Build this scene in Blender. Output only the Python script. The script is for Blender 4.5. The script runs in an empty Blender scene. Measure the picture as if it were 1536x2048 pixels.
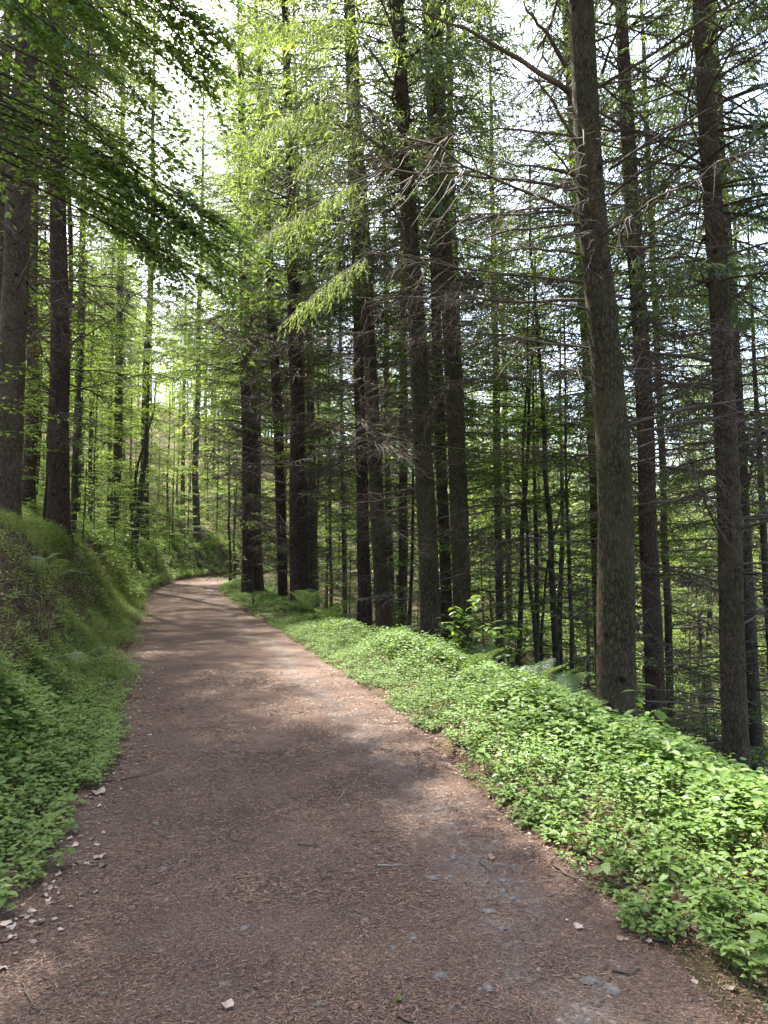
import bpy, math, random
import numpy as np
from mathutils import Vector, Matrix, Euler

# ------------------------------------------------------------------ camera, light, exposure
SC = bpy.context.scene
COL = SC.collection
F_PX, HZ = 1450.0, 1110.0            # focal length and horizon row, in photo pixels (1536 x 2048)
PITCH = math.atan((HZ - 1024) / F_PX)
EYE = 1.6
cam_d = bpy.data.cameras.new("camera")
cam = bpy.data.objects.new("camera", cam_d)
COL.objects.link(cam)
cam.location = (0, 0, EYE)
cam.rotation_euler = (math.pi / 2 + PITCH, 0, 0)
cam_d.sensor_fit = 'VERTICAL'
cam_d.sensor_height = 36
cam_d.lens = F_PX / 2048 * 36
cam_d.clip_start = 0.05
cam_d.clip_end = 2000
SC.camera = cam

SUN_AZ, SUN_EL = math.radians(-31), math.radians(55)     # azimuth measured from +Y, negative = left
SDIR = Vector((math.sin(SUN_AZ) * math.cos(SUN_EL), math.cos(SUN_AZ) * math.cos(SUN_EL), math.sin(SUN_EL)))
world = bpy.data.worlds.new("World")
SC.world = world
world.use_nodes = True
wn = world.node_tree
for n in list(wn.nodes):
    wn.nodes.remove(n)
sky = wn.nodes.new("ShaderNodeTexSky")
sky.sky_type = 'NISHITA'
sky.sun_disc = False
sky.sun_elevation = SUN_EL
sky.sun_rotation = SUN_AZ
sky.dust_density = 3.5
sky.ozone_density = 1.0
bg = wn.nodes.new("ShaderNodeBackground")
bg.inputs["Strength"].default_value = 0.125
wo = wn.nodes.new("ShaderNodeOutputWorld")
wn.links.new(sky.outputs[0], bg.inputs[0])
wn.links.new(bg.outputs[0], wo.inputs[0])
sun_d = bpy.data.lights.new("sun", 'SUN')
sun_d.energy = 5.0
sun_d.angle = math.radians(0.55)
sun_d.color = (1.0, 0.95, 0.86)
sun = bpy.data.objects.new("sun", sun_d)
COL.objects.link(sun)
sun.rotation_euler = SDIR.to_track_quat('Z', 'Y').to_euler()
sun.location = (-20, 40, 60)
SC.view_settings.view_transform = 'Standard'
SC.view_settings.look = 'None'
SC.view_settings.gamma = 1
SC.view_settings.use_curve_mapping = False
SC.view_settings.exposure = 2.7
SC.render.engine = 'CYCLES'
cy = SC.cycles
cy.use_denoising = True
cy.max_bounces = 7
cy.diffuse_bounces = 5
cy.glossy_bounces = 2
cy.transmission_bounces = 4
cy.transparent_max_bounces = 4
cy.sample_clamp_indirect = 6

rs = np.random.RandomState
R0 = rs(7)

# ------------------------------------------------------------------ helpers
def W(px, py, d):
    """World point that photo pixel (px, py) shows at horizontal depth d."""
    u, v = (px - 768) / F_PX, (1024 - py) / F_PX
    fy = math.cos(PITCH) - math.sin(PITCH) * v
    fz = math.sin(PITCH) + math.cos(PITCH) * v
    return np.array((u / fy * d, d, EYE + fz / fy * d))

def G(px, py, z=0.0):
    """World point on the level z that photo pixel (px, py) shows."""
    u, v = (px - 768) / F_PX, (1024 - py) / F_PX
    fy = math.cos(PITCH) - math.sin(PITCH) * v
    fz = math.sin(PITCH) + math.cos(PITCH) * v
    k = (z - EYE) / fz
    return np.array((u * k, fy * k, z))

def nrm(a):
    return a / np.maximum(np.linalg.norm(a, axis=-1, keepdims=True), 1e-9)

def _h(i, j, k):
    v = np.sin(i * 127.1 + j * 311.7 + k * 74.7) * 43758.5453
    return v - np.floor(v)

def vnoise(x, y, seed=0):
    x = np.asarray(x, float); y = np.asarray(y, float)
    i, j = np.floor(x), np.floor(y)
    fx, fy = x - i, y - j
    fx = fx * fx * (3 - 2 * fx); fy = fy * fy * (3 - 2 * fy)
    a = _h(i, j, seed) * (1 - fx) + _h(i + 1, j, seed) * fx
    b = _h(i, j + 1, seed) * (1 - fx) + _h(i + 1, j + 1, seed) * fx
    return (a * (1 - fy) + b * fy) * 2 - 1

class Acc:
    """Collects vertices and faces, builds ONE mesh."""
    def __init__(s):
        s.V, s.F3, s.F4, s.M3, s.M4, s.n = [], [], [], [], [], 0
    def add(s, v, f3=None, f4=None, mi=0):
        v = np.asarray(v, float)
        if f3 is not None and len(f3):
            f = np.asarray(f3, int) + s.n; s.F3.append(f); s.M3.append(np.full(len(f), mi))
        if f4 is not None and len(f4):
            f = np.asarray(f4, int) + s.n; s.F4.append(f); s.M4.append(np.full(len(f), mi))
        s.V.append(v); s.n += len(v)
    def place(s, tmpl, P, D, U, L, Wd=None, mi=0):
        """Copies of a template (verts, tris, quads): at P, x axis D, normal near U, length L, width Wd."""
        tv, t3, t4 = tmpl
        P = np.asarray(P, float); N = len(P)
        if N == 0:
            return
        D = nrm(np.asarray(D, float))
        U = np.broadcast_to(np.asarray(U, float), D.shape)
        Z = nrm(U - (U * D).sum(1, keepdims=True) * D)
        Y = np.cross(Z, D)
        L = np.broadcast_to(np.asarray(L, float), (N,)); Wd = L if Wd is None else np.broadcast_to(np.asarray(Wd, float), (N,))
        v = (P[:, None, :] + tv[None, :, 0, None] * (D * L[:, None])[:, None, :]
             + tv[None, :, 1, None] * (Y * Wd[:, None])[:, None, :] + tv[None, :, 2, None] * (Z * Wd[:, None])[:, None, :])
        off = (np.arange(N) * len(tv))[:, None, None]
        s.add(v.reshape(-1, 3), (t3[None] + off).reshape(-1, 3) if len(t3) else None,
              (t4[None] + off).reshape(-1, 4) if len(t4) else None, mi)
    def tube(s, pts, rad, sides=5, mi=0, cap=False):
        pts = np.asarray(pts, float); n = len(pts)
        rad = np.broadcast_to(np.asarray(rad, float), (n,))
        T = nrm(np.gradient(pts, axis=0))
        ref = np.array((0.13, 0.21, 1.0)) if abs(T[:, 2]).mean() < 0.8 else np.array((1.0, 0.2, 0.1))
        A = nrm(np.cross(T, ref)); B = np.cross(T, A)
        a = np.arange(sides) * 2 * math.pi / sides
        v = pts[:, None] + (A[:, None] * np.cos(a)[None, :, None] + B[:, None] * np.sin(a)[None, :, None]) * rad[:, None, None]
        i = np.arange(n - 1)[:, None] * sides; k = np.arange(sides)[None]; k2 = (k + 1) % sides
        f = np.stack([i + k, i + k2, i + sides + k2, i + sides + k], -1).reshape(-1, 4)
        s.add(v.reshape(-1, 3), None, f, mi)
        if cap:
            c = np.arange(sides) + s.n - sides
            s.F3 += [np.stack([np.full(sides - 2, c[0]), c[1:-1], c[2:]], -1)]; s.M3 += [np.full(sides - 2, mi)]
    def mesh(s, name, mats, smooth=False):
        me = bpy.data.meshes.new(name)
        V = np.concatenate(s.V)
        F3 = np.concatenate(s.F3) if s.F3 else np.zeros((0, 3), int)
        F4 = np.concatenate(s.F4) if s.F4 else np.zeros((0, 4), int)
        mi = np.concatenate(s.M3 + s.M4)
        me.vertices.add(len(V)); me.vertices.foreach_set("co", V.astype(np.float32).ravel())
        idx = np.concatenate([F3.ravel(), F4.ravel()]).astype(np.int32)
        me.loops.add(len(idx)); me.loops.foreach_set("vertex_index", idx)
        np_ = len(F3) + len(F4)
        me.polygons.add(np_)
        st = np.concatenate([np.arange(len(F3)) * 3, len(F3) * 3 + np.arange(len(F4)) * 4]).astype(np.int32)
        me.polygons.foreach_set("loop_start", st)
        for m in mats:
            me.materials.append(m)
        me.polygons.foreach_set("material_index", mi.astype(np.int32))
        me.polygons.foreach_set("use_smooth", np.full(np_, smooth))
        me.update(calc_edges=True)
        return me

def link(name, data, parent=None, loc=(0, 0, 0), rot=None, scale=None):
    o = bpy.data.objects.new(name, data)
    COL.objects.link(o)
    if parent is not None:
        o.parent = parent
    o.location = loc
    if rot is not None:
        o.rotation_euler = rot
    if scale is not None:
        o.scale = (scale,) * 3 if isinstance(scale, (int, float)) else scale
    return o

def tag(o, label=None, cat=None, group=None, kind=None):
    if label: o["label"] = label
    if cat: o["category"] = cat
    if group: o["group"] = group
    if kind: o["kind"] = kind
    return o

def thing(name, label, cat, loc, group=None, rotz=0.0, scale=None):
    o = link(name, None, None, loc, (0, 0, rotz), scale)
    o.empty_display_size = 0.2
    return tag(o, label, cat, group)

# ------------------------------------------------------------------ materials
def newmat(name):
    m = bpy.data.materials.new(name); m.use_nodes = True
    nt = m.node_tree
    for n in list(nt.nodes):
        nt.nodes.remove(n)
    out = nt.nodes.new("ShaderNodeOutputMaterial")
    def N(t, **kw):
        n = nt.nodes.new(t)
        for k, v in kw.items():
            if k.startswith("i_"):
                key = k[2:]
                n.inputs[int(key) if key.isdigit() else key].default_value = v
            else:
                setattr(n, k, v)
        return n
    def L(a, ao, b, bi):
        nt.links.new(a.outputs[ao], b.inputs[bi])
    return m, N, L, out

def mixrgb(N, L, fac, a, b, blend='MIX'):
    n = N("ShaderNodeMix", data_type='RGBA', blend_type=blend)
    for val, i in ((fac, 0), (a, 6), (b, 7)):
        if isinstance(val, tuple) and len(val) == 2 and hasattr(val[0], "outputs"):
            L(val[0], val[1], n, i)
        else:
            n.inputs[i].default_value = val if i == 0 else (*val, 1) if len(val) == 3 else val
    return n

def ramp(N, stops):
    n = N("ShaderNodeValToRGB")
    e = n.color_ramp.elements
    while len(e) < len(stops):
        e.new(0.5)
    for k, (p, c) in zip(e, stops):
        k.position = p; k.color = (*c, 1) if len(c) == 3 else c
    return n

def leaf_mat(name, a, b, trans, tf=0.45, gloss=0.06, rough=0.38, c=None):
    m, N, L, out = newmat(name)
    geo = N("ShaderNodeNewGeometry"); oi = N("ShaderNodeObjectInfo")
    col = mixrgb(N, L, (geo, "Random Per Island"), a, b)
    last = col
    if c:
        tex = N("ShaderNodeTexCoord"); nz = N("ShaderNodeTexNoise", i_Scale=0.7, i_Detail=3.0)
        L(geo, "Position", nz, "Vector")
        rp = ramp(N, [(0.42, (0, 0, 0)), (0.62, (1, 1, 1))]); L(nz, 0, rp, 0)
        last = mixrgb(N, L, (rp, 0), (col, 2), c)
    hs = N("ShaderNodeHueSaturation"); L(last, 2, hs, "Color")
    mr = N("ShaderNodeMapRange", i_3=0.8, i_4=1.2); L(oi, "Random", mr, 0); L(mr, 0, hs, "Value")
    df = N("ShaderNodeBsdfDiffuse"); L(hs, 0, df, 0)
    tr = N("ShaderNodeBsdfTranslucent")
    tc = mixrgb(N, L, 0.6, (hs, 0), trans); L(tc, 2, tr, 0)
    mx = N("ShaderNodeMixShader", i_0=tf); L(df, 0, mx, 1); L(tr, 0, mx, 2)
    gl = N("ShaderNodeBsdfGlossy", i_Roughness=rough); gl.inputs[0].default_value = (0.9, 0.95, 1, 1)
    mg = N("ShaderNodeMixShader", i_0=gloss); L(mx, 0, mg, 1); L(gl, 0, mg, 2)
    L(mg, 0, out, 0)
    return m

def plain_mat(name, a, b, scale=8.0, rough=0.9, bump=0.3, island=False, spec=0.2):
    m, N, L, out = newmat(name)
    geo = N("ShaderNodeNewGeometry"); tc = N("ShaderNodeTexCoord")
    nz = N("ShaderNodeTexNoise", i_Scale=scale, i_Detail=5.0); L(tc, "Object", nz, "Vector")
    rp = ramp(N, [(0.3, (0, 0, 0)), (0.7, (1, 1, 1))]); L(nz, 0, rp, 0)
    fac = (rp, 0)
    if island:
        fac = (geo, "Random Per Island")
    col = mixrgb(N, L, fac, a, b)
    p = N("ShaderNodeBsdfPrincipled", i_Roughness=rough); p.inputs["Specular IOR Level"].default_value = spec
    L(col, 2, p, "Base Color")
    if bump:
        bm = N("ShaderNodeBump", i_Strength=bump, i_Distance=0.02); L(nz, 0, bm, "Height"); L(bm, 0, p, "Normal")
    L(p, 0, out, 0)
    return m

def bark_mat(name, plate, plate2, crack, moss=(0.07, 0.085, 0.022), mossf=0.35, vs=23.0, zs=0.36, bump=0.8):
    m, N, L, out = newmat(name)
    tc = N("ShaderNodeTexCoord"); oi = N("ShaderNodeObjectInfo")
    mp = N("ShaderNodeMapping"); mp.inputs["Scale"].default_value = (1, 1, zs); L(tc, "Object", mp, 0)
    wob = N("ShaderNodeTexNoise", i_Scale=11.0, i_Detail=5.0, i_Roughness=0.7); L(mp, 0, wob, 0)
    add = mixrgb(N, L, 0.11, (mp, 0), (wob, "Color"), 'ADD')
    vo = N("ShaderNodeTexVoronoi", feature='DISTANCE_TO_EDGE', i_Scale=vs); L(add, 2, vo, "Vector")
    rp0 = ramp(N, [(0.0, (0, 0, 0)), (0.07, (0.7,) * 3), (0.22, (1, 1, 1))]); L(vo, 0, rp0, 0)
    vo2 = N("ShaderNodeTexVoronoi", feature='DISTANCE_TO_EDGE', i_Scale=vs * 2.3); L(add, 2, vo2, "Vector")
    rp2 = ramp(N, [(0.0, (0.45,) * 3), (0.12, (1, 1, 1))]); L(vo2, 0, rp2, 0)
    rp = N("ShaderNodeMath", operation='MULTIPLY'); L(rp0, 0, rp, 0); L(rp2, 0, rp, 1)
    lo = N("ShaderNodeTexNoise", i_Scale=3.2, i_Detail=3.0); L(tc, "Object", lo, 0)
    lr = ramp(N, [(0.38, (0.55,) * 3), (0.62, (0,) * 3)]); L(lo, 0, lr, 0)
    rmx = N("ShaderNodeMath", operation='MAXIMUM'); L(rp, 0, rmx, 0); L(lr, 0, rmx, 1); rp = rmx
    vc = N("ShaderNodeTexVoronoi", i_Scale=vs); L(add, 2, vc, "Vector")
    sep = N("ShaderNodeSeparateColor"); L(vc, "Color", sep, 0)
    pl = mixrgb(N, L, (sep, 0), plate, plate2)
    fine = N("ShaderNodeTexNoise", i_Scale=60.0, i_Detail=4.0); L(mp, 0, fine, 0)
    pl2 = mixrgb(N, L, 0.45, (pl, 2), (fine, "Color"), 'OVERLAY')
    big = N("ShaderNodeTexNoise", i_Scale=1.1, i_Detail=4.0); L(tc, "Object", big, 0)
    mr = ramp(N, [(0.42, (0, 0, 0)), (0.68, (1, 1, 1))]); L(big, 0, mr, 0)
    mm = N("ShaderNodeMath", operation='MULTIPLY', i_1=mossf); L(mr, 0, mm, 0)
    ms = mixrgb(N, L, (mm, 0), (pl2, 2), moss)
    ck = mixrgb(N, L, (rp, 0), crack, (ms, 2))
    kv = N("ShaderNodeTexVoronoi", i_Scale=3.4); L(tc, "Object", kv, "Vector")
    kr = ramp(N, [(0.0, (0.12,) * 3), (0.10, (0.35,) * 3), (0.16, (1, 1, 1))]); L(kv, 0, kr, 0)
    kn = mixrgb(N, L, 1.0, (ck, 2), (kr, 0), 'MULTIPLY')
    hs = N("ShaderNodeHueSaturation", i_Saturation=0.85); L(kn, 2, hs, "Color")
    vr = N("ShaderNodeMapRange", i_3=0.8, i_4=1.2); L(oi, "Random", vr, 0); L(vr, 0, hs, "Value")
    p = N("ShaderNodeBsdfPrincipled", i_Roughness=0.95); p.inputs["Specular IOR Level"].default_value = 0.1
    L(hs, 0, p, "Base Color")
    hh = N("ShaderNodeMath", operation='MULTIPLY_ADD', i_1=0.25); L(fine, 0, hh, 0); L(rp, 0, hh, 2)
    b = N("ShaderNodeBump", i_Strength=bump, i_Distance=0.025); L(hh, 0, b, "Height"); L(b, 0, p, "Normal")
    L(p, 0, out, 0)
    return m

M = {}
M['bark'] = bark_mat("bark_spruce", (0.175, 0.12, 0.075), (0.12, 0.085, 0.054), (0.026, 0.019, 0.013), mossf=0.5)
M['bark_moss'] = bark_mat("bark_mossy", (0.145, 0.105, 0.058), (0.10, 0.076, 0.042), (0.02, 0.015, 0.009), mossf=0.7)
M['bark_red'] = bark_mat("bark_reddish", (0.125, 0.075, 0.05), (0.085, 0.053, 0.038), (0.018, 0.012, 0.01), mossf=0.1)
M['bark_far'] = bark_mat("bark_grey_brown", (0.13, 0.10, 0.08), (0.09, 0.07, 0.055), (0.02, 0.016, 0.013), vs=20, mossf=0.3)
M['bark_beech'] = plain_mat("bark_beech", (0.028, 0.024, 0.017), (0.075, 0.068, 0.045), 7.0, 0.9, 0.4)
M['deadwood'] = plain_mat("dead_wood", (0.05, 0.038, 0.029), (0.135, 0.105, 0.08), 3.0, 0.9, 0)
M['wood_pale'] = plain_mat("bleached_wood", (0.30, 0.25, 0.20), (0.2, 0.165, 0.13), 12.0, 0.9, 0)
M['needles'] = leaf_mat("spruce_needles", (0.045, 0.075, 0.028), (0.09, 0.13, 0.035), (0.16, 0.2, 0.03), 0.4, 0.05, 0.45)
M['needles_new'] = leaf_mat("fresh_spruce_shoots", (0.14, 0.21, 0.045), (0.22, 0.29, 0.065), (0.34, 0.44, 0.07), 0.52, 0.03, 0.45)
M['beech'] = leaf_mat("beech_leaves", (0.08, 0.15, 0.02), (0.135, 0.21, 0.032), (0.32, 0.46, 0.04), 0.54, 0.04, 0.4)
M['beech_dark'] = leaf_mat("beech_leaves_deep", (0.06, 0.12, 0.018), (0.10, 0.16, 0.026), (0.22, 0.35, 0.03), 0.5, 0.04, 0.4)
M['herb'] = leaf_mat("herb_leaves", (0.085, 0.16, 0.028), (0.145, 0.22, 0.045), (0.25, 0.36, 0.045), 0.42, 0.02, 0.5)
M['herb2'] = leaf_mat("bank_herbs", (0.10, 0.17, 0.032), (0.17, 0.235, 0.055), (0.29, 0.37, 0.05), 0.4, 0.02, 0.5)
M['grass'] = leaf_mat("grass_blades", (0.06, 0.10, 0.022), (0.22, 0.26, 0.085), (0.26, 0.31, 0.06), 0.4, 0.02, 0.5)
M['fern'] = leaf_mat("fern_fronds", (0.10, 0.18, 0.05), (0.15, 0.23, 0.07), (0.26, 0.36, 0.06), 0.45, 0.04, 0.4)
M['stem'] = plain_mat("herb_stems", (0.10, 0.13, 0.05), (0.14, 0.12, 0.06), 10, 0.8, 0)
M['dryleaf'] = leaf_mat("dry_leaves", (0.13, 0.075, 0.045), (0.30, 0.20, 0.135), (0.3, 0.18, 0.1), 0.2, 0.03, 0.5)
M['paleleaf'] = leaf_mat("bleached_leaves", (0.30, 0.21, 0.155), (0.50, 0.39, 0.31), (0.5, 0.35, 0.25), 0.2, 0.04, 0.5)
M['litterleaf'] = leaf_mat("bank_leaf_litter", (0.10, 0.06, 0.038), (0.24, 0.16, 0.105), (0.2, 0.1, 0.05), 0.15, 0.03, 0.5)
M['needle_a'] = leaf_mat("fallen_needles", (0.045, 0.031, 0.025), (0.30, 0.178, 0.112), (0.2, 0.1, 0.05), 0.05, 0.03, 0.5)
M['stone'] = plain_mat("grey_slate", (0.07, 0.064, 0.057), (0.16, 0.148, 0.13), 30, 0.8, 0.6, spec=0.3)
M['clod'] = plain_mat("soil_clods", (0.05, 0.035, 0.025), (0.15, 0.11, 0.08), 18, 0.95, 0.4, island=True)
M['gravel'] = plain_mat("slate_gravel", (0.055, 0.05, 0.045), (0.16, 0.148, 0.13), 18, 0.8, 0.3, island=True, spec=0.3)

def ground_mat():
    m, N, L, out = newmat("forest_soil")
    geo = N("ShaderNodeNewGeometry")
    n1 = N("ShaderNodeTexNoise", i_Scale=0.8, i_Detail=6.0); L(geo, "Position", n1, 0)
    n2 = N("ShaderNodeTexNoise", i_Scale=22.0, i_Detail=6.0, i_Roughness=0.7); L(geo, "Position", n2, 0)
    r2 = ramp(N, [(0.3, (0.028, 0.02, 0.014)), (0.5, (0.075, 0.05, 0.034)), (0.72, (0.15, 0.105, 0.07))]); L(n2, 0, r2, 0)
    r1 = ramp(N, [(0.45, (0, 0, 0)), (0.62, (1, 1, 1))]); L(n1, 0, r1, 0)
    mf = N("ShaderNodeMath", operation='MULTIPLY', i_1=0.45); L(r1, 0, mf, 0)
    c = mixrgb(N, L, (mf, 0), (r2, 0), (0.05, 0.075, 0.022))
    p = N("ShaderNodeBsdfPrincipled", i_Roughness=1.0); p.inputs["Specular IOR Level"].default_value = 0.05
    L(c, 2, p, "Base Color")
    b = N("ShaderNodeBump", i_Strength=0.9, i_Distance=0.05); L(n2, 0, b, "Height"); L(b, 0, p, "Normal")
    L(p, 0, out, 0)
    return m

def path_mat():
    m, N, L, out = newmat("path_needle_litter_and_gravel")
    geo = N("ShaderNodeNewGeometry")
    at = N("ShaderNodeAttribute", attribute_name="lane")
    # fine needle grain: two stretched noises at crossing angles
    grains = []
    for k, (ang, sc) in enumerate(((0.5, (60, 260, 60)), (2.0, (55, 240, 60)), (1.2, (260, 70, 60)))):
        mp = N("ShaderNodeMapping"); mp.inputs["Rotation"].default_value = (0, 0, ang); mp.inputs["Scale"].default_value = sc
        L(geo, "Position", mp, 0)
        nz = N("ShaderNodeTexNoise", i_Scale=1.0, i_Detail=2.0, i_Distortion=0.6); L(mp, 0, nz, 0)
        grains.append(nz)
    mx1 = N("ShaderNodeMath", operation='MAXIMUM'); L(grains[0], 0, mx1, 0); L(grains[1], 0, mx1, 1)
    mx2 = N("ShaderNodeMath", operation='MAXIMUM'); L(mx1, 0, mx2, 0); L(grains[2], 0, mx2, 1)
    r = ramp(N, [(0.42, (0.028, 0.022, 0.020)), (0.56, (0.087, 0.061, 0.048)), (0.68, (0.19, 0.129, 0.094)), (0.8, (0.28, 0.205, 0.15))]); L(mx2, 0, r, 0)
    nb = N("ShaderNodeTexNoise", i_Scale=1.6, i_Detail=5.0); L(geo, "Position", nb, 0)
    # grey gravel where wheels keep the litter off
    ng = N("ShaderNodeTexVoronoi", i_Scale=85.0); L(geo, "Position", ng, "Vector")
    sepg = N("ShaderNodeSeparateColor"); L(ng, "Color", sepg, 0)
    rg = ramp(N, [(0.0, (0.075, 0.066, 0.058)), (0.6, (0.13, 0.118, 0.104)), (1.0, (0.22, 0.205, 0.185))]); L(sepg, 0, rg, 0)
    n3 = N("ShaderNodeTexNoise", i_Scale=5.0, i_Detail=5.0, i_Roughness=0.75); L(geo, "Position", n3, 0)
    a1 = N("ShaderNodeMath", operation='MULTIPLY_ADD', i_1=0.26, i_2=-0.66); L(at, "Fac", a1, 0)
    a2 = N("ShaderNodeMath", operation='ADD'); L(a1, 0, a2, 0); L(n3, 0, a2, 1)
    a3 = N("ShaderNodeMapRange", i_1=0.0, i_2=0.22); L(a2, 0, a3, 0)
    sat = N("ShaderNodeMath", operation='MULTIPLY', i_1=0.75); L(a3, 0, sat, 0)
    c = mixrgb(N, L, (sat, 0), (r, 0), (rg, 0))
    rb = ramp(N, [(0.3, (0.72, 0.7, 0.7)), (0.7, (1.15, 1.12, 1.1))]); L(nb, 0, rb, 0)
    c2 = mixrgb(N, L, 1.0, (c, 2), (rb, 0), 'MULTIPLY')
    p = N("ShaderNodeBsdfPrincipled", i_Roughness=0.95); p.inputs["Specular IOR Level"].default_value = 0.1
    L(c2, 2, p, "Base Color")
    b = N("ShaderNodeBump", i_Strength=0.7, i_Distance=0.012); L(mx2, 0, b, "Height"); L(b, 0, p, "Normal")
    L(p, 0, out, 0)
    return m
M['ground'] = ground_mat()
M['path'] = path_mat()

# ------------------------------------------------------------------ terrain
_yk = np.array([-60, -20, -5, 0, 3, 6, 7.6, 10.5, 14.5, 19.3, 24, 33, 44, 50, 56, 64, 75, 95, 130, 200], float)
_xk = np.array([3, 1.0, 0.1, -0.12, -0.32, -0.93, -1.35, -2.2, -3.45, -4.9, -6.4, -8.95, -11.1, -11.6, -10.9, -7.6, -1.0, 11, 30, 60], float)
_yf = np.arange(-60, 200, 0.25)
_xf = np.interp(_yf, _yk, _xk)
_ker = np.hanning(13); _ker /= _ker.sum()
_xf = np.convolve(np.pad(_xf, 6, 'edge'), _ker, 'valid')
_tf = np.gradient(_xf, _yf)
def xc(y): return np.interp(y, _yf, _xf)
def cosf(y): return 1 / np.sqrt(1 + np.interp(y, _yf, _tf) ** 2)
def side(x, y): return (x - xc(y)) * cosf(y)
def at_side(s, y): return xc(y) + s / cosf(y)

def height(x, y):
    x = np.asarray(x, float); y = np.asarray(y, float)
    s = side(x, y)
    a, b = -s - 1.4, s - 1.4
    a2 = a + (0.32 * vnoise(y * 0.7, x * 0.3, 3) + 0.14 * vnoise(y * 2.3, x * 1.1, 4)) * np.clip(a / 0.8, 0, 1)
    zl = np.interp(a2, [0, .35, .7, 1.45, 1.75, 2.3, 10, 40, 120, 300], [0, .06, .38, 1.55, 1.95, 2.2, 6.2, 20, 46, 60])
    zr = np.interp(b, [0, .3, 1.2, 1.9, 6, 20, 35, 60, 100, 160, 400], [0, .02, .04, -.28, -2.9, -11, -14.5, -14, 3, 22, 40])
    z = np.where(s < 0, np.where(a > 0, zl, 0), np.where(b > 0, zr, 0))
    off = np.clip(np.maximum(a, b) / 1.0, 0, 1)
    far = np.clip(np.maximum(a, b) / 6.0, 0, 1)
    z = z + off * (0.10 * vnoise(x * 1.3, y * 1.3, 1) + 0.05 * vnoise(x * 3.7, y * 3.7, 2)) + far * 0.5 * vnoise(x * 0.2, y * 0.2, 5)
    # carve the bed for the path sheet
    inn = np.clip((1.5 - np.abs(s)) / 0.25, 0, 1)
    return z - 0.07 * inn

def build_terrain():
    u = np.concatenate([-np.geomspace(4.5, 300, 44)[::-1], np.arange(-4.4, 4.41, 0.1), np.geomspace(4.5, 400, 46)])
    y = np.concatenate([np.linspace(-60, -3, 20), np.arange(-2.5, 9, 0.12), np.arange(9, 24, 0.25), np.arange(24, 60, 0.6), np.geomspace(60, 420, 40)])
    Y, U = np.meshgrid(y, u, indexing='ij')
    X = xc(Y) + U / cosf(Y)
    Z = height(X, Y)
    ny, nu = Y.shape
    i = np.arange(ny - 1)[:, None] * nu; k = np.arange(nu - 1)[None]
    f = np.stack([i + k, i + k + 1, i + nu + k + 1, i + nu + k], -1).reshape(-1, 4)
    a = Acc(); a.add(np.stack([X, Y, Z], -1).reshape(-1, 3), None, f)
    tag(link("ground", a.mesh("ground", [M['ground']], True)), kind='structure')
    # the path: a low cambered sheet whose borders dip under the soil
    s = np.linspace(-1.62, 1.62, 66)
    y = np.concatenate([np.arange(-8, 0, 0.2), np.arange(0, 9, 0.05), np.arange(9, 30, 0.2), np.arange(30, 90, 0.6)])
    Y, S = np.meshgrid(y, s, indexing='ij')
    X = xc(Y) + S / cosf(Y)
    Z = path_z(X, Y, S)
    ny, nu = Y.shape
    i = np.arange(ny - 1)[:, None] * nu; k = np.arange(nu - 1)[None]
    f = np.stack([i + k, i + k + 1, i + nu + k + 1, i + nu + k], -1).reshape(-1, 4)
    a = Acc(); a.add(np.stack([X, Y, Z], -1).reshape(-1, 3), None, f)
    me = a.mesh("path", [M['path']], True)
    lane = np.exp(-((S - 0.87 - .12 * vnoise(Y * .4, S * 0, 15)) / 0.3) ** 2) + 0.45 * np.exp(-((S + 0.55) / 0.3) ** 2)
    at = me.attributes.new("lane", 'FLOAT', 'POINT'); at.data.foreach_set("value", lane.ravel().astype(np.float32))
    tag(link("path", me), kind='structure')

def path_z(X, Y, S=None):
    S = side(X, Y) if S is None else S
    z = 0.02 * (1 - (S / 1.5) ** 2) - 0.018 * np.exp(-((np.abs(S) - 0.8) / 0.25) ** 2)
    z = z + 0.008 * vnoise(X * 2.5, Y * 2.5, 11) + 0.004 * vnoise(X * 9, Y * 9, 12)
    edge = 1.42 + 0.14 * vnoise(Y * 1.1, S * 0 + 3, 14)
    return z - 0.12 * np.clip((np.abs(S) - edge) / 0.2, 0, 1) ** 1.0
build_terrain()
def hz(x, y): return float(height(x, y))

# ------------------------------------------------------------------ templates for leaves
def T(v, t3, t4): return (np.array(v, float), np.array(t3, int).reshape(-1, 3), np.array(t4, int).reshape(-1, 4))
LEAF8 = T([(0, 0, 0), (.28, .25, .05), (.28, 0, 0), (.28, -.25, .05), (.65, .22, .02), (.65, 0, -.03), (.65, -.22, .02), (1, 0, -.13)],
          [(0, 2, 1), (0, 3, 2), (4, 5, 7), (5, 6, 7)], [(1, 2, 5, 4), (2, 3, 6, 5)])
LEAF2 = T([(0, 0, 0), (.45, .28, .06), (1, 0, -.06), (.45, -.28, .06)], [(0, 2, 1), (0, 3, 2)], [])
SHOOT = T([(0, .5, 0), (0, -.5, 0), (.75, -.45, 0), (.75, .45, 0), (1, 0, 0)], [(2, 4, 3)], [(0, 1, 2, 3)])
BLADE = T([(0, .5, 0), (0, -.5, 0), (.4, -.42, .0), (.4, .42, 0), (.75, -.28, 0), (.75, .28, 0), (1, 0, 0)], [(4, 6, 5)], [(0, 1, 2, 3), (3, 2, 4, 5)])

def crumple(seed, n=11):
    """A dry leaf: curled oval with bent edges."""
    r = rs(seed); v = [(0.5, 0, 0.06)]; f = []
    for k in range(n):
        a = k / n * 2 * math.pi
        v.append((0.5 + 0.5 * math.cos(a) * (1 - .35 * r.rand()), 0.36 * math.sin(a) * (1 + r.uniform(-.6, .2)), r.uniform(-.04, .2)))
    for k in range(n):
        f.append((0, 1 + k, 1 + (k + 1) % n))
    return T(v, f, [])
CRUMPLES = [crumple(k) for k in range(6)]

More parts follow.
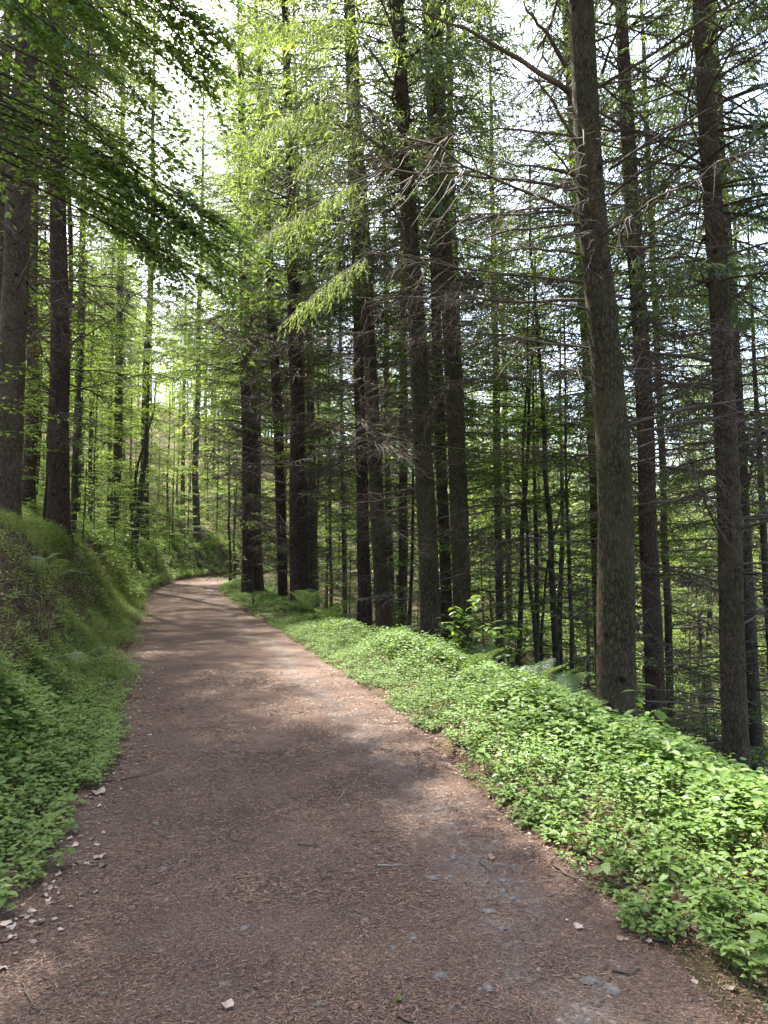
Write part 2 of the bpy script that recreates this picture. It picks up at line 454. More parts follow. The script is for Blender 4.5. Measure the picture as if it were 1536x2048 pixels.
# ------------------------------------------------------------------ branches and crowns (shared meshes)
def curve_pts(p0, p1, sag, n, wob=0.0, r=None):
    t = np.linspace(0, 1, n)[:, None]
    p = np.asarray(p0)[None] * (1 - t) + np.asarray(p1)[None] * t
    p[:, 2] += (sag * 4 * t * (1 - t))[:, 0]
    if wob and r is not None:
        p[1:] += r.normal(0, wob, (n - 1, 3)) * t[1:]
    return p

def dead_branch(seed, L=2.2, ntw=34, sub=2, r0=0.016):
    """A bare dead spruce branch along +x with side twigs that droop and curl."""
    r = rs(seed); a = Acc()
    n = 10
    t = np.linspace(0, 1, n)
    pts = np.stack([t * L, 0.22 * L * r.uniform(-1, 1) * t ** 2, L * (r.uniform(-.02, .10) * t - r.uniform(.06, .2) * t ** 2 + r.uniform(0, .12) * t ** 3)], -1)
    pts[1:] += r.normal(0, 0.018 * L, (n - 1, 3)) * t[1:, None]
    a.tube(pts, r0 * (1 - 0.85 * t), 5)
    for k in range(ntw):
        u = r.uniform(0.12, 0.97); i = u * (n - 1); j = int(i); p = pts[j] + (pts[min(j + 1, n - 1)] - pts[j]) * (i - j)
        sd = 1 if r.rand() < .5 else -1
        l = L * r.uniform(0.10, 0.34) * (1.1 - 0.7 * u)
        d = np.array((r.uniform(.3, .9), sd * r.uniform(.35, 1), r.uniform(-.75, .12))); d /= np.linalg.norm(d)
        m = 4; tt = np.linspace(0, 1, m)[:, None]
        q = p + d * l * tt; q[:, 2] -= (l * r.uniform(.05, .35) * tt ** 2)[:, 0]; q[1:] += r.normal(0, .04 * l, (m - 1, 3))
        a.tube(q, 0.005 * (1.1 - tt[:, 0]) + 0.0009, 3)
        for _ in range(r.randint(0, sub + 1)):
            e = q[r.randint(1, m)]; d2 = nrm(d + r.normal(0, .6, 3) - np.array((0, 0, .25))); l2 = l * r.uniform(.25, .6)
            q2 = np.stack([e, e + d2 * l2 * .5 + r.normal(0, .02, 3), e + d2 * l2 + r.normal(0, .03, 3)])
            a.tube(q2, (0.0028, 0.002, 0.0008), 3)
    return a.mesh("dead_branch", [M['deadwood']], True)
DEAD = [dead_branch(100 + k, L=(2.4, 1.9, 2.8, 1.4)[k % 4], ntw=(40, 28, 46, 18)[k % 4]) for k in range(12)]
STUB = [dead_branch(150 + k, L=0.7, ntw=4, sub=1, r0=0.013) for k in range(4)]

def spruce_crown(seed, H=27.0, z0=10.0, rmax=3.0, gap=0.12, dens=1.0, dead_from=2.0, new=0.25, taper=.7):
    """Live crown: whorls of drooping boughs with branchlets and needle shoots. Returns (crown mesh, bare lower branch mesh)."""
    r = rs(seed); a = Acc()
    P, D, Lh, Wd, new_m = [], [], [], [], []
    z = z0
    while z < H - 0.3:
        t = (z - z0) / (H - z0)
        for k in range(r.randint(4, 6)):
            if r.rand() < gap: continue
            L = rmax * (1 - t) ** taper * r.uniform(.65, 1.15) * min(1, .55 + 2.5 * t) + .3
            az = r.uniform(0, 2 * math.pi); o = np.array((math.cos(az), math.sin(az), 0)); sdv = np.array((-o[1], o[0], 0))
            n = 6; tt = np.linspace(0, 1, n)
            droop = L * (r.uniform(.05, .2) * tt - r.uniform(.3, .5) * (1 - .5 * t) * tt ** 2 + .12 * tt ** 4)
            pts = o * (tt * L)[:, None]; pts[:, 2] += z + droop
            a.tube(pts, .022 * (1 - .9 * tt) + .002, 3, mi=1)
            nb = int(L / .13 * dens)
            for b in range(nb):
                u = r.uniform(.18, 1); i = u * (n - 1); j = min(int(i), n - 2); p = pts[j] + (pts[j + 1] - pts[j]) * (i - j)
                sg = 1 if b % 2 else -1
                bl = r.uniform(.3, .8) * min(1, (1.15 - u) * 1.6) * min(1, L / 1.8)
                d = nrm(o * r.uniform(.4, 1) + sdv * sg * r.uniform(.4, 1) + np.array((0, 0, r.uniform(-.5, .05))))
                ns = max(2, int(bl / .042))
                w = np.linspace(.1, 1, ns)
                q = p + d * (w * bl)[:, None]; q[:, 2] -= bl * .22 * w ** 2
                P.append(q)
                dd = d * .7 + r.normal(0, .5, (ns, 3)); dd[:, 2] -= r.uniform(.2, .9, ns)
                D.append(dd); Lh.append(r.uniform(.08, .17, ns)); Wd.append(r.uniform(.013, .023, ns)); new_m.append(np.full(ns, (r.rand() < new)))
        z += r.uniform(.3, .5) * (1 - .3 * t)
    P, D, Lh, Wd, nm = map(np.concatenate, (P, D, Lh, Wd, new_m))
    U = r.normal(0, 1, (len(P), 3)) + np.array((0, 0, .6))
    a.place(SHOOT, P[~nm], D[~nm], U[~nm], Lh[~nm], Wd[~nm], 0)
    a.place(SHOOT, P[nm], D[nm], U[nm], Lh[nm], Wd[nm], 2)
    crown = a.mesh("crown", [M['needles'], M['deadwood'], M['needles_new']])
    b = Acc()
    z = dead_from
    while z < z0 + 1:
        for k in range(r.randint(2, 6)):
            az = r.uniform(0, 2 * math.pi); o = np.array((math.cos(az), math.sin(az), 0)); sdv = np.array((-o[1], o[0], 0))
            L = r.uniform(.7, 1.0) * min(rmax * .85, .7 + z * .22)
            n = 5; tt = np.linspace(0, 1, n)
            pts = o * (tt * L)[:, None] + sdv * (r.uniform(-.2, .2) * L * tt ** 2)[:, None]
            pts[:, 2] += z + L * (r.uniform(0, .15) * tt - r.uniform(.05, .35) * tt ** 2)
            b.tube(pts, .014 * (1 - .85 * tt), 3)
            m = int(L * 9)
            u = r.uniform(.1, 1, m); ii = np.clip((u * (n - 1)).astype(int), 0, n - 2); q = pts[ii] + (pts[ii + 1] - pts[ii]) * (u * (n - 1) - ii)[:, None]
            dd = o * .6 + sdv * r.choice((-1, 1), m)[:, None] * r.uniform(.3, 1, m)[:, None] + np.stack([np.zeros(m), np.zeros(m), r.uniform(-.8, .1, m)], -1)
            b.place(SHOOT, q, dd, r.normal(0, 1, (m, 3)), r.uniform(.2, .6, m) * (1.2 - u * .7), .008)
        z += r.uniform(.3, .5)
    return crown, b.mesh("bare_boughs", [M['deadwood']])
CROWNS = [spruce_crown(201, 27, 9.0, 2.7, gap=.12, dens=1.25), spruce_crown(202, 25, 7.5, 2.5, gap=.14, dens=1.25), spruce_crown(203, 29, 11.0, 2.8, gap=.14, dens=1.25), spruce_crown(204, 24, 6.5, 2.4, new=.5, gap=.18),
          spruce_crown(205, 27, 6.5, 4.3, gap=.15, dens=.8, new=.6, taper=.5), spruce_crown(206, 28, 8.5, 4.0, gap=.15, dens=.8, new=.5, taper=.5)]
CROWN_H = (27, 25, 29, 24, 27, 28)

def spray(a, base, d, L, r, leaf=LEAF2, ll=.07, up=(0, 0, 1), mi_leaf=0, mi_wood=1, dens=1.0, tube_r=.008, droop=.15):
    """A flat beech spray: an axis with alternating side twigs, each set with leaves in one plane."""
    d = nrm(np.asarray(d, float)); upv = np.asarray(up, float)
    sdv = nrm(np.cross(d, upv)); n = 6; tt = np.linspace(0, 1, n)
    pts = np.asarray(base) + d * (tt * L)[:, None]; pts[:, 2] -= droop * L * tt ** 2; pts[1:] += r.normal(0, .02 * L, (n - 1, 3))
    a.tube(pts, tube_r * (1 - .85 * tt), 3, mi=mi_wood)
    PP, DD = [], []
    nt = max(3, int(L / .13 * dens))
    for k in range(nt):
        u = .15 + .85 * (k + r.rand() * .6) / nt; u = min(u, 1); i = u * (n - 1); j = min(int(i), n - 2); p = pts[j] + (pts[j + 1] - pts[j]) * (i - j)
        sg = 1 if k % 2 else -1
        tl = L * r.uniform(.22, .42) * (1.15 - .8 * u)
        td = nrm(d * r.uniform(.6, 1) + sdv * sg * r.uniform(.6, 1) + np.array((0, 0, r.uniform(-.2, .12))))
        nl = max(2, int(tl / (ll * .62)))
        w = np.linspace(.15, 1, nl)
        q = p + td * (w * tl)[:, None]; q[:, 2] -= .15 * tl * w ** 2
        a.tube(np.stack([p, q[-1]]), (tube_r * .3, tube_r * .12), 3, mi=mi_wood)
        s2 = np.cross(td, upv); alt = np.where(np.arange(nl) % 2, 1, -1)[:, None]
        PP.append(q); DD.append(td * .8 + s2 * alt * .8 + r.normal(0, .25, (nl, 3)))
    PP, DD = np.concatenate(PP), np.concatenate(DD)
    a.place(leaf, PP, DD, upv + r.normal(0, .38, (len(PP), 3)), r.uniform(.7, 1.15, len(PP)) * ll, None, mi_leaf)

def beech_crown(seed, H=10.0, z0=1.6, rmax=2.6, ll=.085, nbr=26, leaf=LEAF2, mat='beech', dens=1.0):
    r = rs(seed); a = Acc()
    for k in range(nbr):
        t = (k + r.rand()) / nbr; z = z0 + (H - z0) * t ** .9
        L = rmax * (.5 + .75 * math.sin(math.pi * min(1, .2 + .8 * t))) * r.uniform(.6, 1.1)
        az = r.uniform(0, 2 * math.pi); o = np.array((math.cos(az), math.sin(az), r.uniform(.0, .35)))
        spray(a, (0, 0, z), o, L, r, leaf, ll, dens=dens, tube_r=.016)
        for q in range(r.randint(1, 3)):
            o2 = nrm(o + r.normal(0, .5, 3) * np.array((1, 1, .3)))
            spray(a, np.array((0, 0, z)) + o * L * r.uniform(.2, .5), o2, L * r.uniform(.4, .7), r, leaf, ll, dens=dens)
    return a.mesh("crown", [M[mat], M['bark_beech']])
BEECH = [beech_crown(301, 10, 1.6, 2.4), beech_crown(302, 13, 3.0, 2.8, nbr=28), beech_crown(303, 8, 1.0, 2.0, nbr=22), beech_crown(304, 15, 4.5, 3.2, nbr=30)]
BEECH_H = [10, 13, 8, 15]
SAPLING = [beech_crown(311, 4.2, .5, 1.3, ll=.075, nbr=15, mat='beech'), beech_crown(312, 3.0, .4, 1.1, ll=.075, nbr=12, mat='beech'), beech_crown(313, 5.5, .7, 1.6, ll=.075, nbr=18, mat='beech_dark')]
SAP_H = [4.2, 3.0, 5.5]

SINGLE = {}
for k in ('beech_dark', 'beech', 'herb', 'herb2'):
    la = Acc(); la.place(LEAF8, np.zeros((1, 3)), [(1, 0, 0)], (0, 0, 1), 1.0)
    SINGLE[k] = la.mesh("leaf", [M[k]], True)

def trunk_mesh(pts, rad, sides, mat, seed=0, rough=.03, flare=True, cap=False):
    """Tapered trunk through pts (local), with uneven girth and root flare."""
    r = rs(seed); pts = np.asarray(pts, float); rad = np.asarray(rad, float)
    a = Acc(); a.tube(pts, rad, sides)
    v = a.V[0].reshape(len(pts), sides, 3)
    c = pts[:, None]; dv = v - c
    ang = np.arange(sides) / sides * 2 * math.pi
    zz = np.broadcast_to(pts[:, 2][:, None], (len(pts), sides)); aa = np.broadcast_to(ang, (len(pts), sides))
    k = 1 + rough * vnoise(np.cos(aa) * 2 + 7 + seed, zz * 2.2 + np.sin(aa) * 2, seed) + rough * .7 * vnoise(np.cos(aa) * 6 + seed, zz * 6 + np.sin(aa) * 6, seed + 1)
    if flare:
        fl = np.exp(-np.maximum(zz - 0.1, 0) / .3) * (.16 + .22 * np.maximum(0, np.sin(aa * 4 + seed)))
        k = k * (1 + fl)
    a.V[0] = (c + dv * k[..., None]).reshape(-1, 3)
    return a.mesh("trunk", [mat], True)

def straight_trunk(seed, H, r0, mat, sides=10, n=24, lean=.02, rtop=.012, bend=.10):
    r = rs(seed); z = np.linspace(-.4, H, n); t = np.clip(z / H, 0, 1)
    pts = np.stack([lean * z + bend * vnoise(z * .25, z * 0 + seed, 1), bend * vnoise(z * .25, z * 0 + seed, 2), z], -1)
    pts[:, :2] -= pts[0, :2]
    return trunk_mesh(pts, r0 * (1 - t) ** .8 + rtop, sides, M[mat], seed)
FTRUNK = [straight_trunk(401, 27, .19, 'bark_far', lean=0), straight_trunk(402, 25, .16, 'bark_far', lean=0), straight_trunk(403, 29, .21, 'bark', lean=0), straight_trunk(404, 24, .15, 'bark_red', lean=0), straight_trunk(405, 27, .18, 'bark_far', lean=0), straight_trunk(406, 28, .2, 'bark_red', lean=0)]
BTRUNK = [straight_trunk(411 + k, BEECH_H[k], (.07, .09, .05, .11)[k], 'bark_beech', 7, 14, lean=.0, bend=.12) for k in range(4)]
STRUNK = [straight_trunk(421 + k, SAP_H[k], .022, 'bark_beech', 6, 10, lean=.0, rtop=.004, bend=.06) for k in range(3)]

# ------------------------------------------------------------------ the trees that can be told apart
def hero(name, label, group, d, px, wpx, H=26.0, mat='bark', crown=None, sides=16, nbr=40, zlo=1.2, zhi=11.0, bscale=1.0, seed=0, cat='tree', zdead=True, keep=None, stubs=8):
    """px: photo points (x, y) along the trunk from low to high, at depth d; wpx: widths in photo pixels at those points."""
    r = rs(1000 + seed)
    Q = np.array([W(x, y, d) for x, y in px]); rad = np.array([w * d / F_PX / 2 for w in wpx])
    # extend down to the ground and up to the top
    lo = Q[0] - Q[1]; lo = lo / abs(lo[2])
    base = Q[0].copy()
    for _ in range(80):
        if base[2] <= hz(base[0], base[1]) - .05: break
        base = base + lo * np.array((.4, .4, 1)) * .1
    hi = Q[-1] - Q[0]; hi = hi / hi[2]
    top = Q[-1] + hi * max(1.0, (base[2] + H - Q[-1][2]))
    zs_ = np.concatenate([[base[2] - .35, base[2]], Q[1:, 2] if base[2] > Q[0, 2] - .05 else Q[:, 2], [top[2]]])
    xs_ = np.concatenate([[base[0], base[0]], Q[1:, 0] if base[2] > Q[0, 2] - .05 else Q[:, 0], [top[0]]])
    rr_ = np.concatenate([[rad[0] * 1.05, rad[0] * 1.03], rad[1:] if base[2] > Q[0, 2] - .05 else rad, [.03]])
    z = np.concatenate([np.arange(zs_[0], min(zs_[-1] - .5, 14), .16), np.linspace(min(zs_[-1] - .5, 14), zs_[-1], 14)])
    x = np.interp(z, zs_, xs_); R_ = np.interp(z, zs_, rr_)
    k = np.hanning(9); k /= k.sum()
    x = np.convolve(np.pad(x, 4, 'edge'), k, 'valid')
    x = x + .025 * vnoise(z * .5, z * 0 + seed, 4); yv = base[1] + .04 * vnoise(z * .4, z * 0 + seed, 5)
    root = thing(name, label, cat, tuple(base), group)
    P = np.stack([x, yv, z], -1) - base
    link("trunk", trunk_mesh(P, R_, sides, M[mat], seed), root)
    def axis(zl): return np.array((np.interp(zl, P[:, 2], P[:, 0]), np.interp(zl, P[:, 2], P[:, 1]), zl)), float(np.interp(zl, P[:, 2], R_))
    nbr = int(nbr * 1.5)
    for k in range(nbr):
        zl = zlo + (zhi - zlo) * ((k + r.rand()) / nbr) ** .85
        c, rr = axis(zl); az = r.uniform(0, 2 * math.pi)
        if keep and not keep(zl, az): continue
        sc = bscale * r.uniform(.55, 1.15) * min(1, .55 + zl / 9)
        o = np.array((math.cos(az), math.sin(az), 0))
        link("dead_branch", DEAD[r.randint(len(DEAD))], root, tuple(c + o * rr * .7), (r.uniform(-.5, .5), -r.uniform(-.12, .42), az), sc)
    for k in range(6 if d < 21 else 0):
        az = k * 1.05 + r.uniform(-.3, .3); l = r.uniform(.5, 1.3); t = np.linspace(0, 1, 8); rt = rad[0] * r.uniform(.25, .4)
        rx = np.cos(az + .3 * t) * (rad[0] * .6 + l * t); ry = np.sin(az + .3 * t) * (rad[0] * .6 + l * t)
        rz = height(base[0] + rx, base[1] + ry) - base[2] + rt * (.5 - 1.2 * t) + .12 * np.exp(-t * 5)
        ra = Acc(); ra.tube(np.stack([rx, ry, rz], -1), rt * (1.3 - t), 7)
        link("root", ra.mesh("root", [M[mat]], True), root)
    for k in range(stubs):
        zl = r.uniform(.6, 7); c, rr = axis(zl); az = r.uniform(0, 2 * math.pi); o = np.array((math.cos(az), math.sin(az), 0))
        link("branch_stub", STUB[r.randint(len(STUB))], root, tuple(c + o * rr * .7), (r.uniform(-3, 3), -r.uniform(-.1, .4), az), r.uniform(.3, .8))
    if crown is not None:
        c, rr = axis(0)
        cr = link("crown", CROWNS[crown][0], root, (P[-1, 0] * .55, 0, P[-1, 2] - CROWN_H[crown] + .2), (0, 0, r.uniform(0, 6)))
    return root, axis

SP = "spruces along the right edge of the path"
SB = "spruces on the slope behind"
keep_r1 = lambda z, az: z > 3.0
R1, ax1 = hero("spruce_tree", "stoutest spruce on the right with thick cracked bark and broken boughs", SP, 8.1, [(1240, 1440), (1236, 1370), (1222, 900), (1190, 500), (1165, 0)], [78, 76, 66, 58, 49], 27, mat='bark_moss', crown=0, sides=40, nbr=34, zlo=2.6, bscale=1.25, seed=1, keep=keep_r1)
hero("spruce_tree", "straight grey green spruce standing closest to the right border of the view", SP, 9.6, [(1474, 1470), (1450, 800), (1425, 400), (1402, 0)], [48, 42, 38, 34], 25, mat='bark', crown=1, sides=28, nbr=52, zlo=1.5, bscale=1.3, seed=2, stubs=14)
hero("spruce_tree", "dark spruce just behind and right of the stoutest trunk", SP, 13.5, [(1312, 1430), (1290, 900), (1265, 400), (1240, 0)], [38, 34, 30, 24], 26, mat='bark_red', crown=2, nbr=52, zlo=.8, seed=3, bscale=1.35)
hero("spruce_tree", "slim spruce half hidden behind the grey green one at the right", SB, 15.0, [(1512, 1480), (1480, 900), (1440, 300), (1420, 0)], [26, 23, 20, 18], 25, mat='bark_far', crown=1, nbr=44, zlo=.8, seed=4, bscale=1.35)
hero("spruce_tree", "thin dark spruce peeking out left of the stoutest trunk", SB, 19.0, [(1200, 1350), (1186, 950), (1160, 500), (1128, 0)], [20, 18, 17, 15], 26, mat='bark_red', crown=0, nbr=40, seed=5)
C1, axc = hero("spruce_tree", "central leaning spruce with green live boughs hanging to its left", SP, 13.0, [(863, 1275), (846, 900), (822, 450), (793, 0)], [42, 37, 32, 26], 26, mat='bark_moss', crown=1, sides=30, nbr=60, zlo=1.6, bscale=1.0, seed=6, stubs=16)
hero("spruce_tree", "dark narrow spruce squeezed behind the central leaning one", SB, 19.0, [(894, 1275), (878, 750), (862, 250), (855, 0)], [24, 21, 18, 16], 26, mat='bark_red', crown=2, nbr=40, seed=7)
hero("spruce_tree", "mossy green spruce right of the central leaning trunk", SP, 15.0, [(924, 1235), (906, 800), (884, 350), (870, 0)], [34, 33, 28, 24], 27, mat='bark_moss', crown=0, sides=24, nbr=50, zlo=1.2, seed=8)
hero("spruce_tree", "thin spruce touching the right flank of the mossy green trunk", SB, 21.0, [(938, 1235), (924, 850), (905, 400), (896, 0)], [15, 14, 13, 11], 25, mat='bark_far', crown=1, nbr=30, seed=9)
hero("spruce_tree", "brown spruce left of the central trunk with a ringed pale stem", SP, 17.0, [(765, 1250), (747, 850), (735, 600), (708, 100)], [29, 27, 24, 17], 26, mat='bark', crown=3, sides=22, nbr=56, zlo=1.5, seed=10, stubs=16)
hero("spruce_tree", "blackish spruce close on the left of the ringed brown trunk", SP, 19.5, [(732, 1235), (722, 850), (711, 500), (700, 200)], [25, 22, 19, 14], 26, mat='bark_red', crown=1, nbr=52, seed=11, bscale=1.2)
hero("spruce_tree", "upright slim spruce between the ringed brown and central trunks", SB, 26.0, [(805, 1235), (808, 900), (806, 500), (803, 100)], [19, 17, 14, 9], 25, mat='bark_far', crown=0, nbr=44, seed=12)
hero("spruce_tree", "very thin spruce pole right behind the ringed brown trunk", SB, 31.0, [(786, 1225), (774, 850), (770, 500)], [11, 10, 8], 24, mat='bark_far', crown=3, nbr=24, seed=13)
hero("spruce_tree", "darkest spruce of the front row, by the ferns on the verge", SP, 20.5, [(596, 1200), (594, 850), (585, 500), (572, 100)], [34, 28, 24, 15], 27, mat='bark_red', crown=2, sides=22, nbr=60, seed=14, bscale=1.35)
hero("spruce_tree", "spruce stem tucked behind the darkest front row trunk", SB, 26.0, [(613, 1200), (606, 900), (600, 600)], [15, 13, 11], 26, mat='bark_far', crown=0, nbr=36, seed=15)
hero("spruce_tree", "reddish brown spruce standing alone left of the darkest trunk", SP, 24.5, [(567, 1195), (556, 850), (540, 550), (522, 250)], [20, 20, 16, 12], 26, mat='bark_red', crown=3, nbr=48, seed=16, bscale=1.45)
hero("spruce_tree", "left stem of the reddish twin spruces at the path bend", SP, 29.0, [(496, 1185), (495, 900), (490, 650), (484, 450)], [25, 23, 18, 13], 27, mat='bark_red', crown=4, nbr=52, seed=17, bscale=1.45)
hero("spruce_tree", "right stem of the reddish twin spruces at the path bend", SP, 29.6, [(516, 1190), (508, 900), (500, 650), (496, 500)], [22, 18, 13, 10], 26, mat='bark_red', crown=3, nbr=30, seed=18)
hero("spruce_tree", "greyish spruce set back between the darkest and blackish trunks", SB, 31.0, [(626, 1205), (622, 850), (618, 550)], [17, 15, 12], 26, mat='bark_far', crown=2, nbr=36, seed=19)
hero("spruce_tree", "pole thin spruce in the gap with the bright wood behind", SB, 38.0, [(690, 1215), (684, 900), (680, 650)], [9, 8, 7], 24, mat='bark_far', crown=1, nbr=20, seed=20)
hero("spruce_tree", "skinny spruce pole beside the set back greyish spruce", SB, 40.0, [(662, 1205), (660, 900), (658, 700)], [7, 6, 5], 22, mat='bark_far', crown=3, nbr=16, seed=21)
hero("spruce_tree", "spruce trunk among the beech poles left of the stoutest trunk", SB, 24.0, [(1000, 1280), (994, 900), (988, 550)], [17, 15, 12], 25, mat='bark_far', crown=0, nbr=40, seed=22)
hero("spruce_tree", "pale spruce farther back near the leafy beech poles", SB, 33.0, [(1020, 1260), (1012, 900), (1006, 600)], [13, 11, 9], 25, mat='bark_far', crown=2, nbr=30, seed=23)
hero("spruce_tree", "spruce standing low on the slope right of the dark red one", SB, 20.0, [(1340, 1440), (1328, 1000), (1310, 600), (1290, 200)], [15, 14, 12, 10], 25, mat='bark_far', crown=3, nbr=40, seed=24)
LB = "spruces on the left bank"
hero("spruce_tree", "big rough barked spruce at the very left above the bank", LB, 13.0, [(12, 1050), (24, 680), (42, 300), (58, 0)], [52, 50, 46, 40], 27, mat='bark', crown=0, sides=30, nbr=44, zlo=3.0, zhi=12, seed=25, bscale=1.3)
hero("spruce_tree", "second large spruce on the left bank, straight and reddish grey", LB, 16.5, [(117, 1040), (120, 680), (116, 350), (112, 50)], [42, 36, 30, 24], 27, mat='bark_red', crown=2, sides=28, nbr=60, zlo=2.0, zhi=12, seed=26, bscale=1.5)
hero("spruce_tree", "dark spruce mostly behind the big rough one at the very left", LB, 19.0, [(2, 980), (6, 600), (12, 250)], [26, 24, 20], 26, mat='bark_far', crown=1, nbr=40, zlo=3.0, zhi=12, seed=27)

# live boughs with hanging fresh shoots on the central spruce
def live_bough(seed, p0, p1, sag, dens=1.0):
    r = rs(seed); a = Acc(); n = 12
    pts = curve_pts(p0, p1, sag, n, .015, r); tt = np.linspace(0, 1, n)
    a.tube(pts, .016 * (1 - .8 * tt), 5, mi=1)
    L = np.linalg.norm(p1 - p0); o = nrm(p1 - p0); sdv = nrm(np.cross(o, (0, 0, 1)))
    SP_, SD, SN = [], [], []
    for b in range(int(L / .03 * dens)):
        u = r.uniform(.3, 1); i = u * (n - 1); j = min(int(i), n - 2); p = pts[j] + (pts[j + 1] - pts[j]) * (i - j)
        sg = 1 if b % 2 else -1
        bl = r.uniform(.25, .6) * min(1, (1.2 - u) * 2)
        d = nrm(o * r.uniform(.5, 1) + sdv * sg * r.uniform(.3, 1) + np.array((0, 0, r.uniform(-.7, .1))))
        m = max(2, int(bl / .07)); w = np.linspace(.1, 1, m)
        q = p + d * (w * bl)[:, None]; q[:, 2] -= bl * .35 * w ** 2
        a.tube(np.stack([p, q[m // 2], q[-1]]), (.004, .003, .001), 3, mi=1)
        dd = d * .5 + r.normal(0, .3, (m, 3)); dd[:, 2] -= r.uniform(.4, 1.3, m)
        SP_.append(q); SD.append(nrm(dd)); SN.append(np.full(m, r.rand() < .75))
    S, D, nm = np.concatenate(SP_), np.concatenate(SD), np.concatenate(SN)
    Ls = r.uniform(.07, .15, len(S))
    for mi, sel in ((0, ~nm), (2, nm)):
        s, d, l = S[sel], D[sel], Ls[sel]
        # each shoot: a ring of needles around a short axis
        K = 16
        for k in range(K):
            u = (k + .5) / K
            az = r.uniform(0, 2 * math.pi, len(s))
            A = nrm(np.cross(d, (0.3, .2, 1))); B = np.cross(d, A)
            nd = d * .9 + (A * np.cos(az)[:, None] + B * np.sin(az)[:, None]) * .9
            a.place(NEEDLE, s + d * (l * u)[:, None], nd, r.normal(0, 1, (len(s), 3)), .026, .008, mi)
    return a.mesh("live_bough", [M['needles'], M['deadwood'], M['needles_new']])
NEEDLE = T([(0, .5, 0), (0, -.5, 0), (1, 0, 0)], [(0, 1, 2)], [])
for k, (ppx, qpx, d1, sag) in enumerate((((800, 330), (478, 505), 10.6, .10), ((794, 150), (470, 290), 10.2, .12), ((790, 55), (480, 60), 10.4, .15), ((806, 470), (560, 650), 11.0, .12), ((795, 215), (600, 330), 11.2, .1))):
    p0, p1 = W(*ppx, 13.0), W(*qpx, d1)
    b0 = np.array(C1.location)
    link("live_bough", live_bough(500 + k, p0 - b0, p1 - b0, sag, .55 if k > 2 else 1.0), C1)

# stout dead boughs reaching left from the stoutest trunk, some snapped off
def stout(seed, p0, p1, r0, sag=.05):
    r = rs(seed); a = Acc(); pts = curve_pts(p0, p1, sag, 9, .02, r); tt = np.linspace(0, 1, 9)
    a.tube(pts, r0 * (1 - .72 * tt), 7, cap=True)
    for k in range(9):
        i = r.randint(2, 8); d = nrm((p1 - p0) + r.normal(0, .6, 3)) ; l = r.uniform(.12, .5)
        a.tube(np.stack([pts[i], pts[i] + d * l * .5 + r.normal(0, .02, 3), pts[i] + d * l]), (.006, .004, .001), 3)
    return a.mesh("dead_bough", [M['deadwood']], True)
for k, (a_, b_, d1, r0) in enumerate((((1150, 350), (985, 332), 7.2, .022), ((1155, 425), (930, 448), 7.0, .02), ((1158, 508), (985, 508), 7.3, .02), ((1140, 185), (850, 20), 6.6, .035), ((1130, 130), (1040, 0), 6.9, .03), ((1165, 310), (1065, 150), 7.0, .024), ((1175, 385), (1068, 270), 7.4, .018),
        ((1225, 480), (1420, 330), 7.0, .016), ((1222, 390), (1440, 250), 6.8, .018), ((1218, 340), (1480, 190), 6.6, .018), ((1205, 145), (1260, 0), 7.0, .02), ((1262, 930), (1500, 890), 7.2, .012))):
    b0 = np.array(R1.location)
    link("dead_bough", stout(600 + k, W(*a_, 8.1) - b0, W(*b_, d1) - b0, r0), R1)

# ------------------------------------------------------------------ trees standing farther off: shared meshes
placed = []
def free(x, y, dmin):
    for (a, b) in placed:
        if (a - x) ** 2 + (b - y) ** 2 < dmin ** 2: return False
    placed.append((x, y)); return True
for o in list(COL.objects):
    if o.name.startswith("spruce_tree"): placed.append((o.location.x, o.location.y))

def in_view(x, y, m=60):
    return y > 3 and -m < 768 + x / y * F_PX < 1536 + m
def far_spruce(x, y, k, label, group, sc=1.0, rot=0.0, crown=True):
    root = thing("spruce_tree", label, "tree", (x, y, hz(x, y) - .1), group, rot, sc)
    link("trunk", FTRUNK[k], root); link("bare_boughs", CROWNS[k][1], root)
    if crown: link("crown", CROWNS[k][0], root)
    return root
def far_beech(x, y, k, label, group, sc=1.0, rot=0.0):
    root = thing("beech_tree", label, "tree", (x, y, hz(x, y) - .1), group, rot, sc)
    link("trunk", BTRUNK[k], root); link("crown", BEECH[k], root)
    return root
def sapling(x, y, k, label, group, sc=1.0, rot=0.0):
    root = thing("beech_sapling", label, "young tree", (x, y, hz(x, y) - .05), group, rot, sc)
    link("stem", STRUNK[k], root); link("crown", SAPLING[k], root)
    return root

